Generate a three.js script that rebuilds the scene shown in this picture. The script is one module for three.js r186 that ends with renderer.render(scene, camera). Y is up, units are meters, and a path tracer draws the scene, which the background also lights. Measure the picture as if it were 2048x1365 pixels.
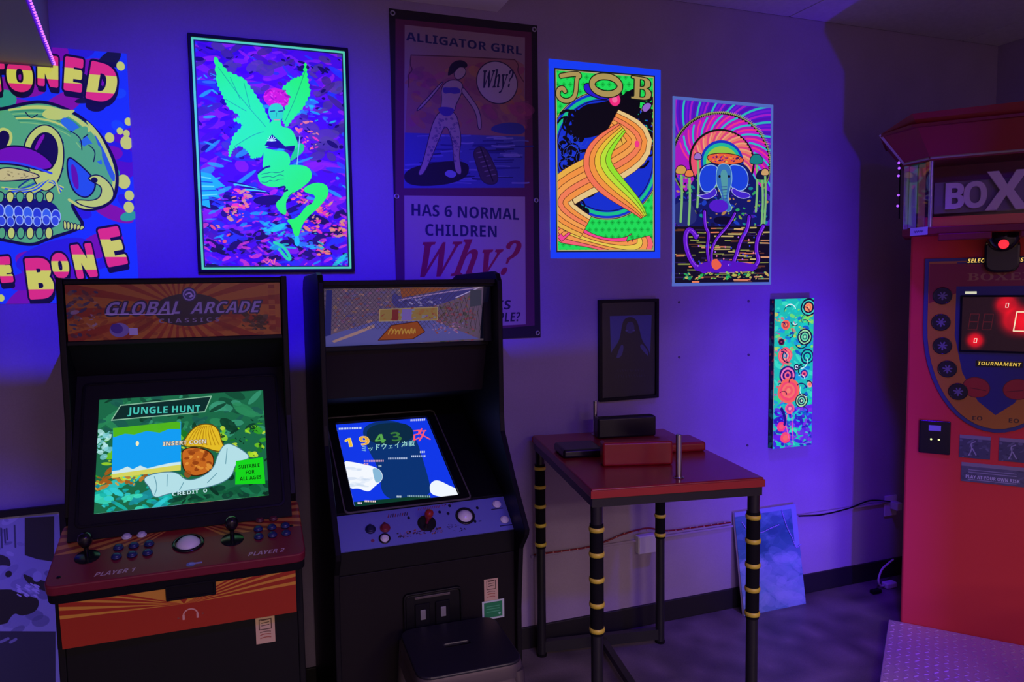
import * as THREE from 'three';
import { RoundedBoxGeometry } from 'three/addons/geometries/RoundedBoxGeometry.js';
import { mergeGeometries } from 'three/addons/utils/BufferGeometryUtils.js';
import { FontLoader } from 'three/addons/loaders/FontLoader.js';
import { TextGeometry } from 'three/addons/geometries/TextGeometry.js';
import { RectAreaLightUniformsLib } from 'three/addons/lights/RectAreaLightUniformsLib.js';

// ------------------------------------------------------------------ camera, lights, exposure
RectAreaLightUniformsLib.init();
const scene = new THREE.Scene();
scene.background = new THREE.Color(0, 0, 0);
const camera = new THREE.PerspectiveCamera(49.869, 2048 / 1365, 0.05, 60);
camera.name = 'camera';
{
  const D = Math.PI / 180, yaw = 20.35 * D, pitch = -4.467 * D, roll = -0.783 * D;
  const f = new THREE.Vector3(Math.sin(yaw) * Math.cos(pitch), Math.sin(pitch), -Math.cos(yaw) * Math.cos(pitch));
  const r0 = new THREE.Vector3(Math.cos(yaw), 0, Math.sin(yaw)), u0 = new THREE.Vector3().crossVectors(r0, f);
  const r = r0.clone().multiplyScalar(Math.cos(roll)).addScaledVector(u0, Math.sin(roll));
  const u = u0.clone().multiplyScalar(Math.cos(roll)).addScaledVector(r0, -Math.sin(roll));
  camera.position.set(0, 1.72, 3.123);
  camera.quaternion.setFromRotationMatrix(new THREE.Matrix4().makeBasis(r, u, f.clone().negate()));
  scene.add(camera);
}
const renderer = new THREE.WebGLRenderer({ antialias: true });
renderer.toneMapping = THREE.LinearToneMapping;
renderer.toneMappingExposure = 1.0;
renderer.shadowMap.enabled = true;

const WARM = new THREE.Color().setRGB(1, 0.74, 0.64);         // warm fill from unseen panels added behind the camera
const UV_LAMPS = [                                            // [x, lamp height, z, aim, intensity, cone half angle, penumbra, red share]
  [0.05, 2.9, 2.2, [0.0, 1.3, 0], 30, 0.68, 1, 0.02, 'black ceiling blacklight over the arcade cabinets'],
  [2.3, 2.9, 1.2, [2.75, 0.2, 0.1], 12, 0.5, 1, 0.075, 'added black ceiling blacklight in front of the leaning canvas'],  // extra lamp out of view, added to turn the floor bluer
  [2.42, 0.13, 2.17, [3.9, 1.33, 0], 25, 0.85, 1, 0.075, 'black floor blacklight aimed at the boxing machine corner'],
  [-1.7, 2.38, 1.7, [-0.85, 0.42, 0.1], 16, 0.26, 1, 0.022, 'black blacklight under the soffit'],
];
const ADDED_PANELS = [[-0.2, 6.4, 34], [2.24, 6.4, 34], [-0.2, 7.9, 34], [2.24, 7.9, 34]];        // ceiling panels added out of view as warm fill: [x, z, radiance]

// ------------------------------------------------------------------ helpers
function rng(a) { return () => { a |= 0; a = (a + 0x6d2b79f5) | 0; let t = Math.imul(a ^ (a >>> 15), 1 | a); t = (t + Math.imul(t ^ (t >>> 7), 61 | t)) ^ t; return ((t ^ (t >>> 14)) >>> 0) / 4294967296; }; }
const used = new Map();
function numbered(n) { const k = used.get(n) || 0; used.set(n, k + 1); return k ? n + '_' + String(k).padStart(3, '0') : n; }
function obj(name, geo, mat, parent = scene) {
  const g = Array.isArray(geo) ? mergeGeometries(geo.map((x) => { const y = x.index ? x.toNonIndexed() : x; for (const k of Object.keys(y.attributes)) if (!['position', 'normal', 'uv'].includes(k)) y.deleteAttribute(k); return y; })) : geo;
  const m = new THREE.Mesh(g, mat); m.name = parent === scene ? numbered(name) : name; m.castShadow = m.receiveShadow = true; parent.add(m); return m;
}
function tag(o, label, category, group) { o.userData.label = label; o.userData.category = category; if (group) o.userData.group = group; return o; }
function thing(name, label, category, [x, y, z] = [0, 0, 0], turn = 0, group) {
  const o = new THREE.Group(); o.name = numbered(name); o.position.set(x, y, z); o.rotation.y = turn; scene.add(o); return tag(o, label, category, group);
}
function struct(name, geo, mat) { const o = obj(name, geo, mat); o.userData.kind = 'structure'; return o; }
function bx(w, h, d, x = 0, y = 0, z = 0, r = 0) {
  const g = r > 0 ? new RoundedBoxGeometry(w, h, d, 2, Math.min(r, w / 2.01, h / 2.01, d / 2.01)) : new THREE.BoxGeometry(w, h, d); g.translate(x, y, z); return g;
}
function cyl(r, h, x, y, z, axis = 'y', seg = 24, r2 = r) { const g = new THREE.CylinderGeometry(r2, r, h, seg); if (axis === 'z') g.rotateX(Math.PI / 2); if (axis === 'x') g.rotateZ(-Math.PI / 2); g.translate(x, y, z); return g; }
function lathe(pts, seg = 24) { return new THREE.LatheGeometry(pts.map((p) => new THREE.Vector2(p[0], p[1])), seg); }
function tube(pts, r, seg = 40, rs = 8) { return new THREE.TubeGeometry(new THREE.CatmullRomCurve3(pts.map((p) => new THREE.Vector3(...p))), seg, r, rs); }
function poly(pts) { const s = new THREE.Shape(); pts.forEach((p, i) => (i ? s.lineTo(p[0], p[1]) : s.moveTo(p[0], p[1]))); s.closePath(); return s; }
function rrect(w, h, r, cx = 0, cy = 0, P = THREE.Shape) {
  const s = new P(), x = cx - w / 2, y = cy - h / 2; s.moveTo(x + r, y); s.lineTo(x + w - r, y); s.quadraticCurveTo(x + w, y, x + w, y + r); s.lineTo(x + w, y + h - r); s.quadraticCurveTo(x + w, y + h, x + w - r, y + h);
  s.lineTo(x + r, y + h); s.quadraticCurveTo(x, y + h, x, y + h - r); s.lineTo(x, y + r); s.quadraticCurveTo(x, y, x + r, y); return s;
}
function ext(shape, depth, bevel = 0) { return new THREE.ExtrudeGeometry(shape, { depth: depth - 2 * bevel, bevelEnabled: bevel > 0, bevelThickness: bevel, bevelSize: bevel, bevelOffset: -bevel, bevelSegments: 2, curveSegments: 10 }).translate(0, 0, bevel); }
function sidePanel(pts, x, t) { const g = ext(poly(pts), t, 0.003); g.rotateY(-Math.PI / 2); g.translate(x + t, 0, 0); return g; }   // outline in (z, y), from x to x + t
// a slanted plane spanning x: local x, s (up along the plane from the bottom point) and n (out of it)
function slope(b, t) { const th = Math.atan2(t[0] - b[0], t[1] - b[1]); return { th, L: Math.hypot(t[0] - b[0], t[1] - b[1]), b }; }
function onSlope(m, S, x, s, n = 0) { m.rotation.x = S.th; m.position.set(x, S.b[1] + s * Math.cos(S.th) - n * Math.sin(S.th), S.b[0] + s * Math.sin(S.th) + n * Math.cos(S.th)); return m; }
function slab(name, w, S, thick, mat, parent, x = 0, n = 0, r = 0) { const m = obj(name, bx(w, S.L, thick, 0, 0, -thick / 2, r), mat, parent); return onSlope(m, S, x, S.L / 2, n); }
function std(color, roughness = 0.6, metalness = 0, extra = {}) { const c = Array.isArray(color) ? new THREE.Color().setRGB(...color) : new THREE.Color(color); return new THREE.MeshStandardMaterial({ color: c, roughness, metalness, ...extra }); }
function dull(color, roughness) { return new THREE.MeshPhysicalMaterial({ color: new THREE.Color().setRGB(...color), roughness, specularIntensity: 0.4 }); }
function glow(color, k = 1) { return new THREE.MeshStandardMaterial({ color: 0x000000, roughness: 0.5, emissive: new THREE.Color().setRGB(...color), emissiveIntensity: k }); }
function tex(cv) { const t = new THREE.CanvasTexture(cv); t.colorSpace = THREE.SRGBColorSpace; t.anisotropy = 8; return t; }
function canvas(w, h) { const c = document.createElement('canvas'); c.width = w; c.height = h; return c; }
// a drawing board W x H whose pen takes coordinates read off an upright enlargement (origin, scale) of the print's four corners
function homography(s, d) {
  const A = [], b = [];
  for (let i = 0; i < 4; i++) { const [x, y] = s[i], [u, v] = d[i]; A.push([x, y, 1, 0, 0, 0, -u * x, -u * y], [0, 0, 0, x, y, 1, -v * x, -v * y]); b.push(u, v); }
  for (let i = 0; i < 8; i++) { let p = i; for (let j = i; j < 8; j++) if (Math.abs(A[j][i]) > Math.abs(A[p][i])) p = j; [A[i], A[p]] = [A[p], A[i]]; [b[i], b[p]] = [b[p], b[i]]; for (let j = 0; j < 8; j++) if (j !== i) { const k = A[j][i] / A[i][i]; for (let q = i; q < 8; q++) A[j][q] -= k * A[i][q]; b[j] -= k * b[i]; } }
  const h = b.map((v, i) => v / A[i][i]); return (x, y) => { const w = h[6] * x + h[7] * y + 1; return [(h[0] * x + h[1] * y + h[2]) / w, (h[3] * x + h[4] * y + h[5]) / w]; };
}
function board(W, H, quad, ox = 0, oy = 0, sc = 1) {
  const cv = canvas(W, H), c = cv.getContext('2d'), h = homography(quad, [[0, 0], [W, 0], [W, H], [0, H]]), P = (p) => h(ox + p[0] / sc, oy + p[1] / sc);
  const path = (pts, smooth, open) => {
    const q = pts.map(P); c.beginPath();
    if (!smooth) q.forEach((p, i) => (i ? c.lineTo(...p) : c.moveTo(...p)));
    else if (open) { c.moveTo(...q[0]); for (let i = 1; i < q.length - 1; i++) c.quadraticCurveTo(q[i][0], q[i][1], (q[i][0] + q[i + 1][0]) / 2, (q[i][1] + q[i + 1][1]) / 2); c.lineTo(...q[q.length - 1]); }
    else { const n = q.length; c.moveTo((q[0][0] + q[n - 1][0]) / 2, (q[0][1] + q[n - 1][1]) / 2); for (let i = 0; i < n; i++) { const a = q[i], b = q[(i + 1) % n]; c.quadraticCurveTo(a[0], a[1], (a[0] + b[0]) / 2, (a[1] + b[1]) / 2); } }
    if (!open) c.closePath();
  };
  const size = (p, r) => { const a = P(p), b = P([p[0] + r, p[1]]), d = P([p[0], p[1] + r]); return [Math.hypot(b[0] - a[0], b[1] - a[1]), Math.hypot(d[0] - a[0], d[1] - a[1])]; };
  return {
    cv, c, P, W, H, size,
    fill(pts, col, smooth = true, stroke, w = 4) { path(pts, smooth); c.fillStyle = col; c.fill(); if (stroke) { c.strokeStyle = stroke; c.lineWidth = w; c.lineJoin = 'round'; c.stroke(); } },
    line(pts, col, w = 4, smooth = true) { path(pts, smooth, true); c.strokeStyle = col; c.lineWidth = w; c.lineCap = c.lineJoin = 'round'; c.stroke(); },
    oval(p, rx, ry, col, stroke, w = 4, rot = 0) { const q = P(p), a = size(p, rx)[0], b = size(p, ry)[1]; c.beginPath(); c.ellipse(q[0], q[1], a, b, rot, 0, 7); if (col) { c.fillStyle = col; c.fill(); } if (stroke) { c.strokeStyle = stroke; c.lineWidth = w; c.stroke(); } },
    text(t, p, h, col, o = {}) {   // centred, cap height about h; o.w fits the width
      const q = P(p), hh = size(p, h)[1], ww = o.w ? size(p, o.w)[0] : 0; c.save(); c.translate(q[0], q[1]); if (o.rot) c.rotate(o.rot); if (o.skew) c.transform(1, 0, o.skew, 1, 0, 0);
      c.font = (o.font || 'bold 100px sans-serif'); c.textAlign = 'center'; c.textBaseline = 'middle'; const m = c.measureText(t).width || 1, ky = hh / 73, kx = ww ? ww / m : ky; c.scale(kx, ky);
      if (o.stroke) { c.strokeStyle = o.stroke; c.lineWidth = (o.sw || 4) / ky; c.lineJoin = 'round'; c.strokeText(t, 0, 0); } c.fillStyle = col; c.fillText(t, 0, 0); c.restore();
    },
  };
}
function blobs(B, R, n, cols, rmin, rmax, area, alpha = 1, stretch = 2.5) {
  const { c } = B; const [x0, y0, x1, y1] = area || [0, 0, B.W, B.H]; c.globalAlpha = alpha;
  for (let i = 0; i < n; i++) { const r = rmin + (rmax - rmin) * R() * R(); c.beginPath(); c.ellipse(x0 + R() * (x1 - x0), y0 + R() * (y1 - y0), r * (1 + R() * (stretch - 1)), r * (0.5 + 0.5 * R()), (R() - 0.5) * 1.6, 0, 7); c.fillStyle = cols[Math.floor(R() * cols.length)]; c.fill(); }
  c.globalAlpha = 1;
}
const font = await new FontLoader().loadAsync('fonts/droid/droid_sans_bold.typeface.json');
function text3(t, size, depth) { const g = new TextGeometry(t, { font, size, depth, curveSegments: 4, bevelEnabled: true, bevelThickness: 0.002, bevelSize: 0.002, bevelSegments: 1 }); g.computeBoundingBox(); const b = g.boundingBox; g.translate(-(b.max.x + b.min.x) / 2, -(b.max.y + b.min.y) / 2, 0); return g; }

// grain of a surface: base colour with two scales of speckle
function grain(seed, w, rgb, amp, coarse = 24, blotch = 0.5) {
  const R = rng(seed), d = new Uint8Array(w * w * 4), cells = w / coarse | 0, g = Array.from({ length: cells * cells }, () => R() - 0.5);
  for (let y = 0; y < w; y++) for (let x = 0; x < w; x++) {
    const fx = x / w * cells, fy = y / w * cells, ix = fx | 0, iy = fy | 0, tx = fx - ix, ty = fy - iy, at = (a, b) => g[(b % cells) * cells + (a % cells)];
    const lo = (at(ix, iy) * (1 - tx) + at(ix + 1, iy) * tx) * (1 - ty) + (at(ix, iy + 1) * (1 - tx) + at(ix + 1, iy + 1) * tx) * ty;
    const v = 1 + amp * ((R() - 0.5) + 2 * blotch * lo); for (let k = 0; k < 3; k++) d[(y * w + x) * 4 + k] = Math.max(0, Math.min(255, rgb[k] * v)); d[(y * w + x) * 4 + 3] = 255;
  }
  const t = new THREE.DataTexture(d, w, w); t.colorSpace = THREE.SRGBColorSpace; t.wrapS = t.wrapT = THREE.RepeatWrapping; t.magFilter = THREE.LinearFilter; t.minFilter = THREE.LinearMipmapLinearFilter; t.generateMipmaps = true; t.needsUpdate = true; return t;
}
function metreUV(g, k = 1) {   // box-mapped uv in metres
  const gg = g.index ? g.toNonIndexed() : g, p = gg.attributes.position, n = gg.attributes.normal, uv = new Float32Array(p.count * 2);
  for (let i = 0; i < p.count; i++) { const ax = Math.abs(n.getX(i)), ay = Math.abs(n.getY(i)), az = Math.abs(n.getZ(i)); const [u, v] = ay >= ax && ay >= az ? [p.getX(i), p.getZ(i)] : ax >= az ? [p.getZ(i), p.getY(i)] : [p.getX(i), p.getY(i)]; uv[2 * i] = u * k; uv[2 * i + 1] = v * k; }
  gg.setAttribute('uv', new THREE.BufferAttribute(uv, 2)); return gg;
}
const M = {
  wall: new THREE.MeshStandardMaterial({ map: grain(1, 512, [164, 148, 176], 0.035, 32, 0.6), roughness: 0.8 }),
  ceiling: new THREE.MeshStandardMaterial({ map: grain(2, 256, [205, 203, 205], 0.06, 8, 0.4), roughness: 0.95 }),
  floor: new THREE.MeshStandardMaterial({ map: grain(3, 1024, [112, 102, 100], 0.16, 40, 1.4), roughness: 0.42 }),
  beam: std([0.88, 0.87, 0.86], 0.8), soffit: std([0.4, 0.38, 0.38], 0.85),
  black: dull([0.006, 0.006, 0.007], 0.45), blackMatt: dull([0.005, 0.005, 0.006], 0.8), blackGloss: std([0.008, 0.008, 0.01], 0.16),
  brownPanel: dull([0.022, 0.015, 0.014], 0.6), baseboard: std([0.01, 0.009, 0.011], 0.55),
  steel: std([0.5, 0.5, 0.52], 0.35, 0.9), white: std([0.75, 0.74, 0.72], 0.45), whiteGloss: std([0.8, 0.78, 0.76], 0.15),
  gold: std([0.85, 0.7, 0.06], 0.4, 0.05), tubeBlack: std([0.02, 0.02, 0.022], 0.35, 0.1),
  redVinyl: new THREE.MeshPhysicalMaterial({ color: new THREE.Color().setRGB(0.34, 0.012, 0.016), roughness: 0.3, clearcoat: 0.3, clearcoatRoughness: 0.2 }),
  redEdge: std([0.48, 0.028, 0.022], 0.4), blackVinyl: std([0.012, 0.011, 0.014], 0.28),
  boxerRed: new THREE.MeshPhysicalMaterial({ color: new THREE.Color().setRGB(0.74, 0.06, 0.045), roughness: 0.5, specularIntensity: 0.25 }), boxerDark: std([0.2, 0.008, 0.006], 0.5), chrome: std([0.55, 0.55, 0.56], 0.22, 1),
  gunmetal: std([0.13, 0.11, 0.1], 0.38, 0.55), seat: std([0.02, 0.02, 0.026], 0.36, 0.3),
  clear: new THREE.MeshPhysicalMaterial({ color: 0xffffff, transmission: 1, thickness: 0, roughness: 0.03, ior: 1.45 }),
};

// ------------------------------------------------------------------ the room
const XL = -2.6, XR = 4.2, ZF = 8.9, CH = 3.06, T = 0.12, ZD = 4.7, HD = 2.42;
struct('floor', metreUV(bx(XR - XL + 2 * T, T, ZF + 2 * T, (XL + XR) / 2, -T / 2, ZF / 2), 0.5), M.floor);
struct('wall_back', metreUV(bx(XR - XL + 2 * T, CH, T, (XL + XR) / 2, CH / 2, -T / 2), 0.6), M.wall);
struct('wall_front', metreUV(bx(XR - XL + 2 * T, CH, T, (XL + XR) / 2, CH / 2, ZF + T / 2), 0.6), M.wall);
struct('wall_left', metreUV(bx(T, CH, ZF, XL - T / 2, CH / 2, ZF / 2), 0.6), M.wall);
struct('wall_right', metreUV(bx(T, CH, ZF, XR + T / 2, CH / 2, ZF / 2), 0.6), M.wall);
struct('wall_added_header', metreUV(bx(XR - XL, CH - HD, T, (XL + XR) / 2, (CH + HD) / 2, ZD), 0.6), M.wall);   // unseen header added to keep the warm fill off the upper wall
const ceiling = struct('ceiling', metreUV(bx(XR - XL + 2 * T, 0.1, ZF + 2 * T, (XL + XR) / 2, CH + 0.062, ZF / 2), 1), std([0.1, 0.1, 0.1], 0.9));
{
  const tiles = {};   // panels 1.22 x 0.61 with an open joint between them; cut ones at the edges
  const xs = [XL]; for (let x = 2.69 - 1.22 * 4; x < XR; x += 1.22) if (x > XL + 0.05) xs.push(x); xs.push(XR);
  const zs = [0]; for (let z = 0.61; z < ZF - 0.05; z += 0.61) zs.push(z); zs.push(ZF);
  for (let i = 0; i + 1 < xs.length; i++) for (let j = 0; j + 1 < zs.length; j++) {
    const w = xs[i + 1] - xs[i] - 0.008, d = zs[j + 1] - zs[j] - 0.008, k = w.toFixed(3) + '|' + d.toFixed(3);
    tiles[k] ||= metreUV(bx(w, 0.014, d, 0, 0, 0, 0.003), 2);
    obj('ceiling_tile', tiles[k], M.ceiling, ceiling).position.set((xs[i] + xs[i + 1]) / 2, CH + 0.005, (zs[j] + zs[j + 1]) / 2);
  }
}
struct('baseboard_back', bx(XR - XL, 0.106, 0.014, (XL + XR) / 2, 0.053, 0.007, 0.004), M.baseboard);
struct('baseboard_right', bx(0.014, 0.106, ZF - 0.02, XR - 0.007, 0.053, ZF / 2 + 0.01, 0.004), M.baseboard);
// boxed-in beam against the wall, and the lower soffit at the left whose edge runs a little askew
struct('trim_1', bx(0.62, 0.15, 2.4, 1.112 - 0.31, 2.905 + 0.075, 1.2, 0.004), M.beam);
{
  const a = 0.076 / 0.68, g = ext(poly([[-0.599, 0], [-0.599 + a * 2.3, -2.3], [-1.9, -2.3], [-1.9, 0]]), CH - 2.525, 0); g.rotateX(-Math.PI / 2); g.translate(0, 2.525, 0);
  // shape y was -z: rotateX(-90) turns (x, y) to (x, 0, -y), so z = -y
  struct('trim_2', g, M.soffit);
}
struct('trim_3', bx(2.25, 0.012, 0.012, 2.36, 0.442, 0.006, 0.003), M.wall);   // cable duct low on the wall

// ------------------------------------------------------------------ light fittings (all above or behind the frame)
UV_LAMPS.forEach(([x, y, z, aim, I, cone, pen, red, lab]) => {
  const up = y < 1, t = thing('blacklight_fixture', lab, 'light', [x, up ? 0 : y + 0.16, z]);
  if (up) { obj('base', bx(0.62, 0.05, 0.12, 0, 0.025, 0, 0.01), M.blackMatt, t); obj('light_tube', cyl(0.013, 0.56, 0, 0.075, 0, 'x', 16), glow([0.18, 0.02, 1], 1.2), t); } else {
  obj('housing', bx(0.62, 0.06, 0.1, 0, -0.07, 0, 0.01), M.blackMatt, t);
  for (const k of [-0.22, 0.22]) obj('bracket', bx(0.03, 0.045, 0.03, k, -0.021, 0), M.blackMatt, t);
  obj('light_tube', cyl(0.013, 0.56, 0, -0.115, 0, 'x', 16), glow([0.18, 0.02, 1], 1.2), t);
  }
  // unseen barn doors added to cut the beams: over the cabinets one keeps the beam off their fronts, on the floor it keeps it off the boxing machine
  if (lab.includes('over the arcade')) { const q = slope([z - 0.36, y - 0.36 * (2.9 - 1.4) / 2.2], [z + 0.06, y - 0.1]), d = obj('added_barn_door', bx(1.0, q.L, 0.004), M.blackMatt, t); d.rotation.x = q.th; d.position.set(0, (q.b[1] + y - 0.1) / 2 - (y + 0.16), -0.15); }
  if (up) { const d = obj('added_barn_door', bx(0.5, 0.7, 0.004), M.blackMatt, t), a = [0.1, -0.285], k = [0.58, -0.1]; d.position.set((a[0] + k[0]) / 2, 0.38, (a[1] + k[1]) / 2); d.rotation.y = -Math.atan2(k[1] - a[1], k[0] - a[0]); d.scale.x = Math.hypot(k[0] - a[0], k[1] - a[1]) / 0.5; }
  const s = new THREE.SpotLight(new THREE.Color().setRGB(red, 0, 1), I, 0, cone, pen, 2); s.name = 'blacklight_beam'; s.position.set(x, y, z); s.target.position.set(...aim); s.shadow.radius = up ? 2.2 : lab.includes('over the arcade') ? 0.4 : 3; s.castShadow = true; scene.add(s, s.target);
});
{   // unseen overhead tube added to give the room a blue cast
  const t = thing('blacklight_fixture', 'long black blacklight tube fixture added on the ceiling as blue fill', 'light', [1.0, CH, 3.6]);
  obj('housing', bx(1.3, 0.06, 0.1, 0, -0.03, 0, 0.01), M.blackMatt, t); obj('light_tube', cyl(0.016, 1.24, 0, -0.078, 0, 'x', 16), glow([0.18, 0.02, 1], 1.2), t);
  const r = new THREE.RectAreaLight(new THREE.Color().setRGB(0.1, 0, 1), 130, 1.24, 0.1); r.name = 'added_tube_light'; r.position.set(1.0, CH - 0.1, 3.6); r.lookAt(1.0, 0, 3.6); scene.add(r);
}
ADDED_PANELS.forEach(([x, z, L], i) => {
  const t = thing('added_ceiling_panel', 'warm fill panel added on the ceiling of an unseen next room', 'light', [x, CH, z], 0, 'added ceiling fill lights');
  obj('frame', ext((() => { const s = rrect(1.2, 0.6, 0.01); s.holes.push(rrect(1.14, 0.54, 0.01, 0, 0, THREE.Path)); return s; })(), 0.03).rotateX(Math.PI / 2), M.white, t);
  obj('light_diffuser', bx(1.14, 0.008, 0.54, 0, -0.012, 0), glow([1, 0.72, 0.6], 1.5), t);
  const r = new THREE.RectAreaLight(WARM, L, 1.14, 0.54); r.name = 'added_panel_light'; r.position.set(x, CH - 0.035, z); r.lookAt(x, 0, z); scene.add(r);
});

// ------------------------------------------------------------------ prints on the wall
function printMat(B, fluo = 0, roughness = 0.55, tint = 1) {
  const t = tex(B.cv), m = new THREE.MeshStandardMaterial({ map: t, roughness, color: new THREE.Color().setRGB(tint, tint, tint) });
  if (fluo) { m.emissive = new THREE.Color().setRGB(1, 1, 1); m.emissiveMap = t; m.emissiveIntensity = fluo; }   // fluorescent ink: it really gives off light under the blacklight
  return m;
}
// 1. skull poster, notched round the soffit
{
  const B = board(768, 1152, [[-145.7, 73.5], [253.2, 107.7], [279.5, 603.2], [-106.2, 610.6]], 0, 0, 2.1328), { c } = B, R = rng(11);
  c.fillStyle = '#1634ff'; c.fillRect(0, 0, 768, 1152);
  blobs(B, R, 46, ['#7a0fb4', '#5410c8', '#8a12a8', '#2a1ee0'], 40, 120); blobs(B, R, 22, ['#1648ff', '#2fa893', '#0a2cff'], 24, 70); blobs(B, R, 10, ['#121432', '#0c0a3a'], 20, 60, [500, 0, 768, 260]);
  const dots = [[515, 283, 18], [512, 560, 14], [468, 588, 20], [540, 610, 26], [528, 776, 28], [552, 835, 20], [550, 885, 22], [548, 520, 16], [540, 570, 14], [6, 1272, 14]];
  for (const [x, y, r] of dots) B.oval([x, y], r, r * 1.1, '#d7e06a');
  // lettering, half yellow half pink, black drop
  const letter = (ch, x, y, h, w, rot) => {
    B.text(ch, [x + 4, y + 22], h, '#0b0930', { w, rot, stroke: '#0b0930', sw: 26 }); B.text(ch, [x, y], h, '#ef2f86', { w, rot, stroke: '#0b0930', sw: 40 }); B.text(ch, [x, y], h, '#ef2f86', { w, rot, stroke: '#ef2f86', sw: 20 });
    const q = B.P([x, y]), hh = B.size([x, y], h)[1], ww = B.size([x, y], w)[0]; c.save(); c.beginPath(); c.rect(q[0] - ww, q[1] - hh * 0.22, ww * 2, hh * 0.5); c.clip(); B.text(ch, [x, y], h, '#e2e25c', { w, rot, stroke: '#e2e25c', sw: 20 }); c.restore();
  };
  [['S', -100, 340, 120, 90, -0.1], ['T', -20, 325, 120, 80, -0.06], ['O', 85, 325, 118, 110, 0], ['N', 205, 305, 118, 95, 0.05], ['E', 312, 320, 130, 84, 0.1], ['D', 435, 355, 150, 130, 0.2]].forEach((a) => letter(...a));
  [['H', -80, 1175, 90, 60, -0.1], ['E', 22, 1152, 95, 56, -0.1], ['B', 168, 1190, 160, 120, -0.06], ['O', 258, 1135, 90, 70, -0.1], ['N', 360, 1115, 130, 100, -0.14], ['E', 480, 1055, 150, 100, -0.2]].forEach((a) => letter(...a));
  // skull
  const G = '#58b57c', Y = '#cfe06e', K = '#0a0a34';
  const dome = [[-120, 470], [0, 470], [90, 445], [190, 430], [320, 480], [420, 560], [490, 680], [505, 780], [480, 870], [370, 905], [300, 860], [330, 920], [360, 960], [320, 985], [200, 1020], [140, 1050], [20, 1025], [-120, 1000]];
  B.fill(dome, G, true, K, 14); B.line(dome.slice(2, 11).map(([x, y]) => [200 + (x - 200) * 0.955, 740 + (y - 740) * 0.945]), '#cfe06e', 12);
  for (let i = 0; i < 7; i++) B.line([[40 + i * 8, 470 + i * 9], [170, 452 + i * 12], [300, 490 + i * 14], [380 - i * 6, 560 + i * 12]], ['#cfe06e', '#3a9a6a', '#8ad07a', '#2a7a5c'][i % 4], i % 4 === 0 ? 9 : 5);
  B.fill([[390, 540], [450, 620], [490, 720], [492, 790], [460, 740], [430, 650]], '#2f62e0'); for (let i = 0; i < 6; i++) B.line([[20 + i * 12, 830 - i * 6], [100, 850 - i * 14], [190, 810 - i * 16], [270, 720 - i * 22]], ['#1d4ac0', '#7ccf86', '#123a8a'][i % 3], 6);
  B.fill([[360, 505], [420, 560], [480, 680], [495, 760], [470, 700], [430, 610], [380, 540]], Y); B.fill([[170, 500], [260, 520], [330, 470], [300, 470], [200, 460]], Y);
  B.fill([[250, 520], [300, 560], [370, 640], [440, 720], [430, 660], [340, 540], [280, 495]], '#2f74e8', true);
  B.fill([[300, 560], [380, 530], [370, 590], [300, 620]], G); B.fill([[345, 620], [430, 610], [440, 690], [380, 690]], G);
  B.fill([[95, 620], [150, 540], [215, 530], [270, 590], [275, 700], [245, 790], [180, 830], [120, 720]], Y, true, K, 5); B.fill([[125, 640], [165, 570], [215, 565], [250, 620], [240, 700], [190, 740], [140, 710]], '#100a40', true, K, 5); B.fill([[130, 680], [170, 580], [200, 570], [160, 640]], '#8a12b8');
  B.fill([[-30, 620], [0, 545], [45, 560], [50, 600], [20, 650], [-20, 660]], '#100a40', true, Y, 12);
  B.fill([[285, 660], [340, 700], [420, 780], [380, 850], [320, 830], [290, 760]], '#2457ee', true, K, 6); B.fill([[300, 690], [330, 720], [340, 820], [310, 790]], '#6a10b0');
  B.fill([[370, 760], [420, 740], [480, 790], [490, 850], [420, 890], [350, 880], [310, 850], [420, 860], [440, 800], [400, 780]], Y, true, K, 5); B.oval([403, 769], 14, 12, K);
  for (let i = 0; i < 5; i++) B.line([[10 + i * 14, 800 + i * 6], [110 + i * 10, 820 + i * 4], [190 + i * 10, 770 - i * 6], [270 - i * 4, 800 + i * 6]], i % 2 ? '#2457ee' : Y, 7);
  // rolled smoke held where the nose would be
  B.fill([[-30, 650], [40, 620], [130, 630], [200, 670], [235, 715], [180, 730], [60, 700], [-30, 700]], '#7a12bd', true, K, 7); B.line([[-30, 690], [60, 690], [150, 715], [220, 740]], '#2a4cff', 9);
  B.fill([[-30, 730], [30, 712], [120, 730], [185, 755], [110, 768], [20, 775], [-30, 770]], '#d9cf86', true, K, 5); blobs(B, R, 20, ['#b0a564', '#8d8250'], 2, 5, [...B.P([10, 725]), ...B.P([150, 765])]);
  // jaw and teeth
  B.fill([[-60, 850], [60, 845], [190, 850], [250, 880], [270, 960], [160, 990], [-60, 990]], '#0c1470', true);
  for (let i = 0; i < 8; i++) { B.oval([-40 + i * 40, 895 + i * 4], 19, 27, i % 2 ? '#2d45e0' : '#3a6af2', '#a8c8ff', 4); B.oval([-30 + i * 38, 940 + (i % 3) * 3], 16, 20, '#3550e4', '#a8c8ff', 4); }
  for (let i = 0; i < 7; i++) { B.fill([[i * 42 - 60, 830], [i * 42 - 40, 815], [i * 42 - 20, 830], [i * 42 - 30, 865], [i * 42 - 50, 865]], i % 2 ? G : Y, true, K, 4); B.fill([[i * 40 - 50, 985], [i * 40 - 30, 965], [i * 40 - 12, 985], [i * 40 - 20, 1020], [i * 40 - 42, 1020]], i % 2 ? G : Y, true, K, 4); }
  for (let i = 0; i < 6; i++) B.fill([[270 + i * 15, 940 + i * 4], [284 + i * 15, 945 + i * 4], [286 + i * 15, 975], [274 + i * 13, 985]], Y, true, K, 3);
  for (const l of [[[300, 560], [345, 580], [350, 640]], [[380, 620], [410, 640], [400, 690]], [[110, 480], [130, 510], [160, 490]], [[355, 590], [375, 575]]]) B.line(l, K, 4);
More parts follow.
